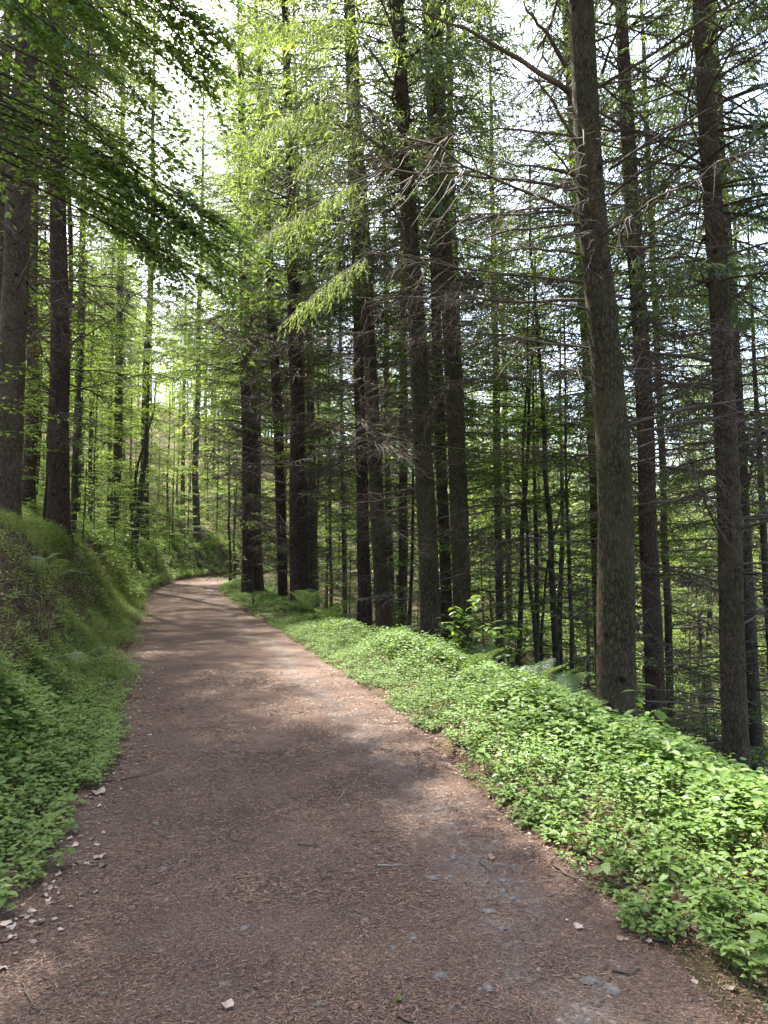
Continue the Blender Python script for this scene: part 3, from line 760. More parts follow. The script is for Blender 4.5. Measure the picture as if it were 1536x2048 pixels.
rr = rs(77)
for s_, y_, k_, sc_, lab in ((-5.0, 23.0, 5, 1.0, "tall spruce on the left bank just past the second large trunk"), (-4.6, 30.5, 4, 1.05, "tall spruce on the left bank where the path begins to bend"), (-4.2, 38.0, 4, 1.3, "feathery spruce on the bank close to the bend"),
        (-4.0, 46.5, 5, 1.4, "last tall spruce on the outer bank of the bend"), (3.2, 36.0, 4, 1.15, "spruce behind the twin spruces at the inner side of the bend"), (3.2, 44.0, 5, 1.25, "farthest roadside spruce at the inner side of the bend"), (-4.5, 58.0, 4, 1.5, "spruce closing the view over the end of the path"), (-5.5, 66.0, 5, 1.5, "spruce behind the end of the path, partly covered")):
    x_ = float(at_side(s_, y_)); placed.append((x_, y_)); far_spruce(x_, y_, k_, lab, "spruces around the bend of the path", sc_, rr.uniform(0, 6))
n = 0
for _ in range(4000):                    # spruce stand down the right slope
    y = rr.uniform(16, 80); x = rr.uniform(-8, 52)
    s = float(side(x, y))
    if s < 4.0 or s > 55 or abs(x) > y * .62 + 3: continue
    if y < 26 and x < 12: continue
    if 27 < y < 58 and 6 < s < 20 and rr.rand() < .8: continue
    if not free(x, y, 3.1): continue
    far_spruce(x, y, rr.randint(4), "spruce in the dense stand down the slope", "spruces in the stand down the slope", rr.uniform(.85, 1.1), rr.uniform(0, 6))
    n += 1
    if n >= 68: break
n = 0
for _ in range(4000):                    # left hill
    y = rr.uniform(19, 80); s = rr.uniform(-40, -4.5)
    x = float(at_side(s, y))
    if abs(x) > y * .62 + 3: continue
    if s > -7 and y > 26 and rr.rand() < .5: continue
    if not free(x, y, 4.2): continue
    far_spruce(x, y, rr.randint(4), "spruce rising over the beeches on the left hillside", "spruces on the left hillside", rr.uniform(.85, 1.08), rr.uniform(0, 6))
    n += 1
    if n >= 14: break
n = 0
for _ in range(4000):                    # the same wood goes on behind the viewpoint, unseen; added to darken trunk fronts
    y = rr.uniform(-26, -1); s = rr.uniform(-14, 16)
    if -4.2 < s < 3.6: continue
    x = float(at_side(s, y))
    if not free(x, y, 4.3): continue
    far_spruce(x, y, rr.randint(4), "unseen spruce behind the viewpoint, added for its shade", "spruces behind the viewpoint", rr.uniform(.9, 1.05), rr.uniform(0, 6))
    n += 1
    if n >= 20: break
placed = []
n = 0
for _ in range(4000):                    # beeches of the right slope
    y = rr.uniform(15, 70); x = rr.uniform(-9, 45); s = float(side(x, y))
    if not in_view(x, y): continue
    if s < 4.5 or abs(x) > y * .6 + 2: continue
    if y < 19 and x < 5: continue
    if not free(x, y, 2.7): continue
    far_beech(x, y, rr.randint(4), "leafy young beech in the understorey down the slope", "beeches in the understorey down the slope", rr.uniform(.75, 1.15), rr.uniform(0, 6))
    n += 1
    if n >= 76: break
n = 0
for _ in range(4000):                    # beeches of the left hill and the bend
    y = rr.uniform(19, 75); s = rr.uniform(-22, -3.6)
    x = float(at_side(s, y))
    if abs(x) > y * .6 + 2: continue
    if not in_view(x, y) or not free(x, y, 2.5): continue
    far_beech(x, y, rr.randint(4), "light green beech on the hillside above the path", "beeches on the left hillside", rr.uniform(.7, 1.1), rr.uniform(0, 6))
    n += 1
    if n >= 54: break

# beech poles that can be told apart on the right
def pole(label, d, px, wpx, k, sc, seed, name="beech_tree", crown_z=0.0, mat='bark_beech', grp="slender beech poles right of the centre"):
    Q = np.array([W(x, y, d) for x, y in px]); base = np.array((Q[0, 0], d, hz(Q[0, 0], d)))
    root = thing(name, label, "tree", tuple(base), grp)
    z = np.linspace(min(base[2] - .2, Q[0, 2]), Q[-1, 2] + 1.5, 40)
    zs_ = np.concatenate([[base[2] - .3], Q[:, 2]]) if base[2] < Q[0, 2] - .1 else Q[:, 2]
    xs_ = np.concatenate([[Q[0, 0]], Q[:, 0]]) if base[2] < Q[0, 2] - .1 else Q[:, 0]
    rw = np.array(wpx) * d / F_PX / 2; rs_ = np.concatenate([[rw[0]], rw]) if base[2] < Q[0, 2] - .1 else rw
    x = np.interp(z, zs_, xs_); kk = np.hanning(7); kk /= kk.sum(); x = np.convolve(np.pad(x, 3, 'edge'), kk, 'valid')
    P = np.stack([x + .04 * vnoise(z * .9, z * 0, seed), d + .05 * vnoise(z * .7, z * 0, seed + 1), z], -1) - base
    link("trunk", trunk_mesh(P, np.interp(z, zs_, rs_) * np.linspace(1, .6, 40), 8, M[mat], seed, .05, False), root)
    if k is not None:
        link("crown", BEECH[k], root, (float(P[20, 0]), 0, crown_z), (0, 0, seed * 1.3), sc)
    return root
pole("beech pole with two close stems left of the others", 17.5, [(1040, 1300), (1048, 1000), (1060, 800), (1068, 620)], [12, 11, 9, 7], 1, 1.0, 1, crown_z=1.0)
pole("gently bowed beech pole next to the two close stems", 16.5, [(1070, 1300), (1055, 1100), (1046, 900), (1058, 700)], [11, 9, 8, 6], 0, 1.05, 2, crown_z=1.5)
pole("tallest beech pole, darkest of the slender group", 17.0, [(1117, 1320), (1100, 1050), (1087, 850), (1072, 620), (1060, 450)], [16, 14, 12, 10, 8], 3, .95, 3, crown_z=.5)
pole("crooked beech pole closest to the stoutest spruce", 16.0, [(1142, 1330), (1138, 1120), (1128, 950), (1130, 760)], [11, 10, 8, 6], 1, .95, 4, crown_z=1.2)
pole("slanting beech stem crossing behind the tallest pole", 18.0, [(1080, 1300), (1098, 1120), (1140, 960), (1172, 840)], [7, 6, 5, 4], None, 1, 5)
pole("beech stem leaning over the bank beside the path", 37.0, [(268, 1075), (280, 1000), (290, 920), (296, 830)], [17, 15, 12, 9], 1, .75, 6, grp="beeches on the left bank above the path")
pole("thin forked beech stem left of the leaning one", 37.5, [(262, 1075), (268, 1000), (276, 930), (310, 820)], [9, 8, 7, 5], 2, .6, 7, grp="beeches on the left bank above the path")
pole("dark beech trunk behind the second large spruce on the bank", 22.0, [(146, 1030), (152, 900), (158, 780), (160, 700)], [15, 14, 12, 11], 0, .85, 8, grp="beeches on the left bank above the path")
pole("narrow beech stem between the two large spruces of the bank", 17.0, [(86, 1020), (92, 950), (98, 830), (101, 720)], [7, 7, 6, 5], 2, .8, 9, grp="beeches on the left bank above the path")
pole("straight young beech at the bend with a bare lower stem", 41.0, [(460, 1150), (459, 1080), (458, 1000), (457, 900)], [7, 6, 5, 4], 3, 1.1, 10, grp="young beeches at the bend of the path")
pole("second bare stemmed young beech at the bend, nearer the twin spruces", 42.0, [(468, 1148), (468, 1080), (472, 1020)], [6, 5, 4], 3, 1.25, 11, grp="young beeches at the bend of the path")

SG = "beech saplings under the spruces"
for x, y, k, sc, lab in (
        (-3.95, 22.0, 1, 1.0, "feathery beech sapling in front of the reddish twin spruces"),
        (7.2, 15.5, 2, .9, "shady beech sapling down the slope behind the stoutest spruce"),
        (8.7, 13.5, 0, .95, "beech sapling between the dark spruce and the grey green one"),
        (6.0, 13.0, 0, .8, "beech sapling hugging the foot of the dark red spruce"),
        (9.6, 16.5, 2, 1.0, "taller beech sapling behind the slim half hidden spruce"),
        (10.5, 18.5, 2, 1.1, "deep green beech sapling far down at the right"),
        (4.4, 17.0, 2, .9, "beech sapling beneath the tallest beech pole"),
        (2.9, 18.0, 0, 1.0, "beech sapling right of the mossy green spruce"),
        (-1.2, 25.0, 0, 1.0, "pale beech sapling in the gap left of the blackish spruce"),
        (0.9, 24.5, 1, 1.2, "low beech sapling behind the ringed brown spruce"),
        (6.2, 9.5, 1, .85, "beech sapling low on the slope at the right border"),
        (-6.4, 11.2, 1, 1.0, "beech sapling with level leaf layers by the big rough spruce"),
        (-7.6, 14.2, 0, .95, "beech sapling between the big rough spruce and the second one"),
        (-8.1, 19.5, 1, .9, "small beech sapling on the bank edge past the second spruce"),
        (-9.4, 23.5, 0, .9, "beech sapling under the leaning beech stem"),
        (-10.4, 28.0, 0, 1.0, "bright beech sapling leaning out over the path bank")):
    sapling(x, y, k, lab, SG, sc, rr.uniform(0, 6))

n = 0; placed = []
for _ in range(3000):
    y = rr.uniform(25, 80); s = rr.uniform(-10, -2.0)
    x = float(at_side(s, y))
    if not in_view(x, y, 20) or not free(x, y, 1.5): continue
    sapling(x, y, rr.randint(2), "low leafy beech shrub on the bank around the bend", "beech shrubs around the bend", rr.uniform(.6, 1.0), rr.uniform(0, 6))
    n += 1
    if n >= 80: break
n = 0
for _ in range(3000):
    y = rr.uniform(37, 70); s = rr.uniform(1.9, 5)
    x = float(at_side(s, y))
    if not free(x, y, 1.3): continue
    sapling(x, y, rr.randint(2), "low leafy beech shrub at the inner side of the bend", "beech shrubs around the bend", rr.uniform(.4, .75), rr.uniform(0, 6))
    n += 1
    if n >= 30: break

n = 0
for _ in range(3000):
    y = rr.uniform(11, 44); s = rr.uniform(4.6, 24)
    x = float(at_side(s, y))
    if not in_view(x, y, 10) or not free(x, y, 1.6): continue
    sapling(x, y, rr.randint(2), "leafy beech shrub on the slope", "beech shrubs on the slope under the spruces", rr.uniform(.75, 1.3), rr.uniform(0, 6))
    n += 1
    if n >= 60: break

# the beech whose limbs hang into the view at the upper left
def overhang():
    bx, by = -6.1, 5.6; bz = hz(bx, by); b0 = np.array((bx, by, bz))
    root = thing("beech_tree", "large beech hanging its dark leafy limbs in at the upper left", "tree", (bx, by, bz))
    z = np.linspace(-.4, 15, 40)
    link("trunk", trunk_mesh(np.stack([.02 * z, .1 * vnoise(z * .3, z * 0, 2), z], -1), .19 * (1 - np.clip(z, 0, 15) / 18), 14, M['bark_beech'], 3), root)
    r = rs(900)
    tg = [(425, 500, 8.6, 7.0), (400, 410, 8.3, 7.4), (330, 300, 8.0, 8.2), (400, 90, 8.0, 9.5), (360, 20, 7.6, 9.6), (260, 180, 7.6, 8.8), (200, 60, 7.4, 9.0), (60, 40, 7.0, 8.6),
          (300, 400, 8.4, 7.2), (240, 290, 8.0, 7.6), (360, 470, 8.8, 6.8), (280, 60, 8.2, 9.6), (170, 10, 7.8, 9.4), (300, 150, 8.3, 9.0), (360, -60, 8.0, 10.5), (240, -80, 7.6, 10.2), (100, -60, 7.2, 10), (430, 525, 8.5, 6.9), (395, 560, 8.7, 6.7), (345, 520, 8.6, 6.8), (385, 455, 8.3, 7.2), (335, 430, 8.2, 7.3), (285, 480, 8.6, 6.9), (205, 330, 8.0, 7.4), (430, 445, 8.6, 7.3), (370, 370, 8.1, 7.7), (405, 40, 7.8, 9.6), (425, 110, 8.2, 9.2), (385, 160, 8.2, 8.9), (410, -40, 7.8, 10.2), (330, 90, 7.9, 9.3)]
    for k, (px, py, d, zs_) in enumerate(tg):
        p1 = W(px, py, d); p0 = np.array((bx + .1, by, max(zs_ - 1.2, p1[2] + .5)))
        a = Acc(); pts = curve_pts(p0 - b0, p1 - b0, .35, 9, .03, r); tt = np.linspace(0, 1, 9)
        a.tube(pts, .026 * (1 - .85 * tt), 5)
        lb = link("limb", a.mesh("limb", [M['bark_beech']], True), root)
        s = Acc()
        for j in range(14):
            u = 1.02 - .62 * r.rand() ** 1.7 if j else 1.0
            i = u * 8; q = min(int(i), 7); p = pts[q] + (pts[q + 1] - pts[q]) * (i - q)
            dv = nrm(pts[q + 1] - pts[q]) + r.normal(0, .45, 3) * np.array((1, 1, .35))
            spray(s, p - nrm(dv) * .2, dv, r.uniform(.6, 1.15), r, LEAF2, .088, up=nrm(np.array((.1, -.45, 1))), dens=1.6, tube_r=.006, droop=.25)
        tag(link("leaf_spray", s.mesh("leaf_spray", [M['beech_dark'], M['bark_beech']]), lb), kind='stuff')
        tipd = nrm(pts[-1] - pts[-2])
        for j in range(8):
            o = pts[-1] + tipd * (.04 * j) + np.array((0, 0, -.01 * j)); az = math.atan2(tipd[1], tipd[0]) + (.9 if j % 2 else -.9) * (j < 7) + r.normal(0, .2)
            link("leaf", SINGLE['beech_dark'], lb, tuple(o), (r.uniform(-.4, .4), r.uniform(-.1, .5), az), .088 * r.uniform(.8, 1.15))
overhang()

# ------------------------------------------------------------------ ground vegetation (uncountable)
def scatter(n, y0, y1, s0, s1, seed, ypow=1.0):
    r = rs(seed); y = y0 + (y1 - y0) * r.rand(n) ** ypow; s = s0 + (s1 - s0) * r.rand(n)
    return r, at_side(s, y), y, s

def herb_batch(a, n, y0, y1, s0, s1, seed, hfun, ll, K, leaf, ypow=1.0, edge=0.0, sgn=1, stem=True, dens=None):
    r, x, y, s = scatter(n, y0, y1, s0, s1, seed, ypow)
    b = np.abs(s) - 1.4
    ok = b > edge + (np.interp(y, [2.4, 4.2], [.2, 0]) if s0 > 0 else 0) + .16 * vnoise(y * 1.3, y * 0 + seed, 21) + .07 * vnoise(y * 5, s * 5, 22)
    if dens is not None:
        ok &= r.rand(n) < dens(x, y, s)
    x, y, s, b = x[ok], y[ok], s[ok], b[ok]; n = len(x)
    z = np.maximum(height(x, y), np.where(np.abs(s) < 1.5, path_z(x, y, s), -99)); h = hfun(b, x, y) * r.uniform(.6, 1.2, n)
    lean = r.normal(0, .12, (n, 2)) * h[:, None]
    if stem:
        P = np.stack([x, y, z - .02], -1); tp = np.stack([x + lean[:, 0], y + lean[:, 1], z + h], -1)
        a.place(SHOOT, P, tp - P, r.normal(0, 1, (n, 3)), np.linalg.norm(tp - P, axis=1), .005, 1)
    az0 = r.uniform(0, 6.28, n)
    for k in range(K):
        t = 1 - .62 * (k / K) ** 1.3
        az = az0 + k * 2.4 + r.normal(0, .2, n)
        d = np.stack([np.cos(az), np.sin(az), r.uniform(-.25, .35, n)], -1)
        sz = ll * r.uniform(.55, 1.2, n) * (.7 + .45 * math.sin(2.6 * (k + .5) / K)) * np.clip(h / .22, .6, 1.35)
        p = np.stack([x + lean[:, 0] * t, y + lean[:, 1] * t, z + h * t], -1) + d * .012
        a.place(leaf, p, d, np.stack([r.normal(0, .25, n), r.normal(0, .25, n) - .08, np.ones(n)], -1), sz, None, 0)
def h_right(b, x, y):
    return np.interp(b, [0, .25, .8, 1.5, 2.5], [.07, .13, .25, .37, .50]) * np.interp(y, [3, 8, 20], [.88, .75, .68]) * (1 + .3 * vnoise(x * .8, y * .8, 31))
a = Acc()
herb_batch(a, 3000, 1.0, 7.0, 1.4, 3.6, 41, h_right, .068, 9, LEAF8, edge=.06)
herb_batch(a, 1500, 1.0, 7.0, 1.4, 2.6, 42, lambda b, x, y: .5 * h_right(b, x, y), .05, 6, LEAF8, edge=.03)
herb_batch(a, 7000, 7.0, 18.0, 1.4, 3.7, 43, h_right, .058, 9, LEAF2, edge=.05)
herb_batch(a, 2600, 7.0, 18.0, 1.4, 2.5, 44, lambda b, x, y: .5 * h_right(b, x, y), .055, 6, LEAF2, edge=.02)
herb_batch(a, 4400, 18.0, 44.0, 1.4, 3.6, 45, h_right, .10, 7, LEAF2, edge=.02)
tag(link("verge_ground_cover", a.mesh("verge_ground_cover", [M['herb'], M['stem']])), "dense light green leafy herbs covering the verge right of the path", None, None, 'stuff')
a = Acc()
h_left = lambda b, x, y: np.interp(b, [-.1, .3, 1.0, 2.5], [.08, .15, .22, .25]) * (1 + .3 * vnoise(x * .8, y * .8, 33))
herb_batch(a, 1200, 1.5, 7.5, -2.1, -1.2, 51, h_left, .08, 9, LEAF8, edge=-.12)
herb_batch(a, 1200, 5.0, 10.5, -2.2, -1.15, 52, h_left, .06, 8, LEAF8, edge=-.16)
clump = lambda x, y, s: np.clip(.42 + 1.6 * vnoise(x * .9, y * .9, 61), 0.03, 1) * np.interp(-s, [2.1, 2.35, 2.8, 3.05], [1, .3, .22, 1])
herb_batch(a, 13500, 3.0, 26.0, -3.7, -1.25, 53, h_left, .045, 9, LEAF2, edge=-.12, dens=clump, stem=False)
herb_batch(a, 5000, 9.0, 50.0, -4.2, -1.4, 54, h_left, .06, 7, LEAF2, dens=clump, stem=False)
herb_batch(a, 4500, 22.0, 75.0, -5.5, -1.5, 56, lambda b, x, y: .5 + 0 * b, .13, 9, LEAF2, stem=False)
herb_batch(a, 5000, 34.0, 95.0, -22, -4.5, 57, lambda b, x, y: .5 + 0 * b, .2, 6, LEAF2, stem=False)
herb_batch(a, 3000, 8.0, 50.0, -8.0, -3.2, 55, h_left, .07, 7, LEAF2, dens=clump, stem=False)
tag(link("bank_ground_cover", a.mesh("bank_ground_cover", [M['herb2'], M['stem']])), "small leaved green herbs growing over the left bank", None, None, 'stuff')
def grass_batch(a, n, y0, y1, s0, s1, seed, L, dens, w=.0085):
    r, x, y, s = scatter(n, y0, y1, s0, s1, seed)
    ok = r.rand(n) < dens(x, y, s); x, y, s = x[ok], y[ok], s[ok]; n = len(x)
    z = height(x, y); az = r.uniform(0, 6.28, n); l = L * r.uniform(.5, 1.2, n)
    d1 = np.stack([np.cos(az) * .35, np.sin(az) * .35 - .05, np.ones(n)], -1); d1[:, 0] += .35 * (s < 0)
    d1 = nrm(d1); P = np.stack([x, y, z - .02], -1)
    mid = P + d1 * (l * .55)[:, None]; d2 = nrm(d1 * .7 + np.stack([np.cos(az) + .5 * (s < 0), np.sin(az), -.35 + 0 * az], -1))
    a.place(SHOOT, P, d1, np.stack([np.cos(az), np.sin(az), 0 * az], -1), l * .6, w, 0)
    a.place(SHOOT, mid, d2, np.stack([np.cos(az), np.sin(az), 1 + 0 * az], -1), l * .55, w * .9, 0)
a = Acc()
grass_batch(a, 17000, 3.0, 20.0, -3.6, -1.7, 71, .30, lambda x, y, s: np.clip(.15 + 1.8 * vnoise(x * .9, y * .8, 72), 0, 1) * 1.0 * np.interp(-s, [1.7, 2.15, 2.35, 2.85, 3.05], [1, .9, .14, .16, 1]))
grass_batch(a, 11000, 9.0, 26.0, -2.6, -1.5, 73, .42, lambda x, y, s: np.clip(.15 + 1.8 * vnoise(x * .7, y * .6, 74), 0, 1), .009)
grass_batch(a, 12000, 8.0, 40.0, -6.0, -3.0, 75, .35, lambda x, y, s: np.clip(.3 + 1.2 * vnoise(x * .5, y * .4, 76), 0, 1), .011)
grass_batch(a, 2500, 3.6, 6.0, -2.9, -2.05, 77, .4, lambda x, y, s: np.ones_like(x), .006)
tag(link("grass", a.mesh("grass", [M['grass']])), "fine drooping grass on the left bank", None, None, 'stuff')
a = Acc()
r, x, y, s = scatter(15000, 2.0, 34.0, -6.0, -1.45, 81)
P = np.stack([x, y, height(x, y) + .012], -1)
az = r.uniform(0, 6.28, len(x))
for k in range(6):
    q = np.arange(len(x)) % 6 == k
    a.place(CRUMPLES[k], P[q], np.stack([np.cos(az[q]), np.sin(az[q]), r.normal(0, .25, q.sum()) - .3], -1), np.stack([r.normal(.35, .3, q.sum()), r.normal(0, .3, q.sum()), np.ones(q.sum())], -1), r.uniform(.03, .07, q.sum()), None, 0)
tag(link("bank_leaf_litter", a.mesh("bank_leaf_litter", [M['litterleaf']])), "brown fallen leaves lying on the bare soil of the left bank", None, None, 'stuff')
a = Acc()
r, x, y, s = scatter(9000, 3.0, 60.0, 2.4, 22, 82)
P = np.stack([x, y, height(x, y) + .03], -1); az = r.uniform(0, 6.28, len(x))
a.place(CRUMPLES[0], P, np.stack([np.cos(az), np.sin(az), 0 * az], -1), (0, .2, 1), r.uniform(.06, .14, len(x)), None, 0)
tag(link("slope_leaf_litter", a.mesh("slope_leaf_litter", [M['litterleaf']])), "brown leaf litter on the wooded slope below the verge", None, None, 'stuff')
a = Acc()
herb_batch(a, 9000, 5.0, 55.0, 3.4, 16.0, 83, lambda b, x, y: .3 + 0 * b, .11, 7, LEAF2, dens=lambda x, y, s: np.clip(.4 + 1.2 * vnoise(x * .35, y * .35, 84), .05, 1), stem=False)
tag(link("slope_ground_cover", a.mesh("slope_ground_cover", [M['beech'], M['stem']])), "patchy green undergrowth on the slope below the verge", None, None, 'stuff')

# needle litter on the path
a = Acc()
NEED = T([(0, .5, 0), (0, -.5, 0), (.5, -.4, .12), (.5, .4, .12), (1, -.1, 0), (1, .1, 0)], [], [(0, 1, 2, 3), (3, 2, 4, 5)])
for n_, y0, y1, l0, w0, sd in ((52000, 1.9, 3.6, .021, .0036, 91), (52000, 3.4, 6.0, .025, .005, 92), (26000, 5.8, 10, .034, .0075, 93)):
    r, x, y, s = scatter(n_, y0, y1, -1.6, 2.0, sd)
    lane = np.exp(-((s - 0.87) / 0.24) ** 2) + .35 * np.exp(-((s + .55) / .3) ** 2)
    ok = r.rand(n_) > lane * (.55 + .4 * vnoise(x * 4, y * 4, 94)) * .95
    ok &= r.rand(n_) < .6 + .6 * vnoise(x * 3.1, y * 3.1, 95)
    x, y, s = x[ok], y[ok], s[ok]; az = r.uniform(0, 6.28, len(x))
    zz = np.maximum(path_z(x, y, s), height(x, y)) + r.uniform(.001, .006, len(x))
    a.place(NEED, np.stack([x, y, zz], -1), np.stack([np.cos(az), np.sin(az), r.normal(0, .12, len(x))], -1), np.stack([r.normal(0, .4, len(x)), r.normal(0, .4, len(x)), np.ones(len(x))], -1), r.uniform(.6, 1.3, len(x)) * l0, w0, 0)
tag(link("needle_litter", a.mesh("needle_litter", [M['needle_a']])), "carpet of rust brown fallen needles on the path", None, None, 'stuff')

def stone_tmpl(seed, flat=.4):
    r = rs(seed); v = []; n = 8
    for lv, (rad, z) in enumerate(((1, 0), (.92, .55), (.55, 1.0))):
        for k in range(n):
            q = 6.283 * k / n + r.uniform(-.25, .25); m = rad * r.uniform(.75, 1.12)
            v.append((.5 * m * math.cos(q), .36 * m * math.sin(q), flat * .5 * (z + r.uniform(-.12, .12)) - .1))
    f4 = [(l * n + k, l * n + (k + 1) % n, (l + 1) * n + (k + 1) % n, (l + 1) * n + k) for l in range(2) for k in range(n)]
    v.append((0, 0, flat * .5 - .09)); f3 = [(2 * n + k, 2 * n + (k + 1) % n, 3 * n) for k in range(n)]
    return T(v, f3, f4)
STONES = [stone_tmpl(k) for k in range(6)]
a = Acc()
r, x, y, s = scatter(2600, 1.9, 12, -1.4, 1.45, 96)
lane = np.exp(-((s - 0.87) / 0.28) ** 2) + .35 * np.exp(-((s + .55) / .35) ** 2)
ok = r.rand(len(x)) < lane * .9 + .03; x, y, s = x[ok], y[ok], s[ok]; az = r.uniform(0, 6.28, len(x))
for k in range(6):
    q = np.arange(len(x)) % 6 == k; m = q.sum()
    a.place(STONES[k], np.stack([x[q], y[q], path_z(x[q], y[q], s[q]) + .001], -1), np.stack([np.cos(az[q]), np.sin(az[q]), 0 * az[q]], -1), np.stack([r.normal(0, .15, m), r.normal(0, .15, m), np.ones(m)], -1), r.gamma(2.2, .006, m) + .006, None, 0)
b_ = Acc(); r, x, y, s = scatter(900, 3.5, 26, -3.1, -2.1, 196)
for k in range(6):
    q = np.arange(len(x)) % 6 == k; m = q.sum(); az = r.uniform(0, 6.28, m)
    b_.place(STONES[k], np.stack([x[q], y[q], height(x[q], y[q]) + .01], -1), np.stack([np.cos(az), np.sin(az), -.3 + 0 * az], -1), np.stack([r.normal(.4, .3, m), r.normal(0, .3, m), np.ones(m)], -1), r.gamma(2, .018, m) + .015, None, 0)
tag(link("bank_rubble", b_.mesh("bank_rubble", [M['clod']])), "crumbled soil and small stones on the bare face of the left bank", None, None, 'stuff')
tag(link("gravel", a.mesh("gravel", [M['gravel']])), "small grey slate gravel worn bare in the wheel track", None, None, 'stuff')
a = Acc()
r, x, y, s = scatter(2200, 1.9, 14, -1.75, -0.9, 97)
ok = r.rand(len(x)) < np.exp(-((s + 1.18) / .2) ** 2) * (.6 + .7 * vnoise(y * 2.2, y * 0, 98)); x, y, s = x[ok], y[ok], s[ok]
r2, x2, y2, s2 = scatter(420, 1.9, 14, 1.1, 1.8, 99)
ok = r2.rand(len(x2)) < np.exp(-((s2 - 1.42) / .15) ** 2) * .45
x, y, s = np.concatenate([x, x2[ok]]), np.concatenate([y, y2[ok]]), np.concatenate([s, s2[ok]])
az = r.uniform(0, 6.28, len(x))
for k in range(6):
    q = np.arange(len(x)) % 6 == k; m = q.sum()
    a.place(CRUMPLES[k], np.stack([x[q], y[q], np.maximum(path_z(x[q], y[q], s[q]), height(x[q], y[q])) + .006], -1), np.stack([np.cos(az[q]), np.sin(az[q]), r.normal(0, .1, m)], -1), np.stack([r.normal(0, .3, m), r.normal(0, .3, m), np.ones(m)], -1), r.uniform(.016, .05, m), None, k % 2)
tag(link("path_leaf_litter", a.mesh("path_leaf_litter", [M['dryleaf'], M['paleleaf']])), "pale and brown dry leaves strewn along the path edges", None, None, 'stuff')

# ------------------------------------------------------------------ ferns, seedlings, debris that can be told apart
def frond_mesh(seed, L=.6):
    r = rs(seed); a = Acc(); n = 12; tt = np.linspace(0, 1, n)
    pts = np.stack([L * tt * (1 - .12 * tt), 0 * tt, L * (.75 * tt - .62 * tt ** 2)], -1)
    a.tube(pts, .004 * (1 - .8 * tt), 4, mi=1)
    P, D, LL = [], [], []
    for k in range(17):
        u = .16 + .84 * k / 17; i = u * (n - 1); j = min(int(i), n - 2); p = pts[j] + (pts[j + 1] - pts[j]) * (i - j); tg = nrm(pts[j + 1] - pts[j])
        l = L * .27 * math.sin(math.pi * min(1, .22 + .78 * u) ** 1.0) ** .8 + .01
        for sg in (1, -1):
            d = nrm(tg * .45 + np.array((0, sg, 0)) + np.array((0, 0, -.12)))
            m = max(3, int(l / .013)); w = np.linspace(.08, 1, m)
            q = p + d * (w * l)[:, None]
            a.place(SHOOT, p[None], d[None], (0, 0, 1), l, .006, 0)
            for s2 in (1, -1):
                e = nrm(np.cross(d, (0, 0, 1))) * s2
                P.append(q); D.append(np.tile(d * .55 + e, (m, 1)) + r.normal(0, .08, (m, 3))); LL.append(.013 * (1.1 - w) * (l / .15) ** .5 + .004)
    P, D, LL = np.concatenate(P), np.concatenate(D), np.concatenate(LL)
    a.place(LEAF2, P, D, np.array((0, 0, 1)) + r.normal(0, .12, (len(P), 3)), LL, None, 0)
    return a.mesh("frond", [M['fern'], M['stem']])
FROND = [frond_mesh(k + 1) for k in range(3)]
def fern(x, y, lab, L=.6, nf=6, grp="ferns on the right verge", az0=0., spread=6.28, up=0.0):
    root = thing("fern", lab, "fern", (x, y, hz(x, y)), grp); r = rs(int(abs(x * 71 + y * 13)))
    for k in range(nf):
        az = az0 + spread * (k + r.uniform(-.2, .2)) / nf
        link("frond", FROND[k % 3], root, (0, 0, .0), (r.uniform(-.2, .2), -r.uniform(0.0, .55) - up, az), L / .6 * r.uniform(.75, 1.1))
fg = "ferns on the left bank"
p = G(150, 1345, .25); fern(p[0] - .05, p[1] + .1, "fern with spread fronds low on the left bank beside the path", .55, 5, fg, -1.5, 4.2, .15)
fern(-4.9, 10.2, "sunlit fern drooping from the top of the left bank", .6, 6, fg)
fern(-5.5, 12.2, "fern in the grass below the second large spruce", .6, 6, fg)
fern(-7.2, 18.0, "fern hanging over the bare soil past the second large spruce", .6, 6, fg)
fern(-4.25, 8.3, "small fern sprouting from the bare earth of the bank", .3, 5, fg)
fern(-6.6, 15.4, "fern on the bank edge right of the second large spruce", .55, 6, fg)
for px, py, d, L, lab in ((612, 1222, 19.0, .8, "bright fern at the foot of the darkest spruce"), (668, 1230, 18.0, .8, "wide fern right of the darkest spruce, tips drooping over the verge"), (785, 1262, 13.8, .6, "small upright fern at the foot of the ringed brown spruce"),
        (880, 1285, 11.6, .6, "fern spreading in front of the central leaning spruce"), (955, 1312, 10.2, .55, "yellow green upright fern below the leafy bush"), (1062, 1345, 8.9, .55, "yellow green fern on the crest under the beech poles"), (1140, 1372, 8.1, .5, "flat fern at the crest left of the stoutest spruce"), (1100, 1350, 9.2, .6, "dark blue green fern behind the crest under the beech poles")):
    p = W(px, py, d); x = p[0]; y = d; fern(x, y, lab, L * 1.35, 8, up=.3)

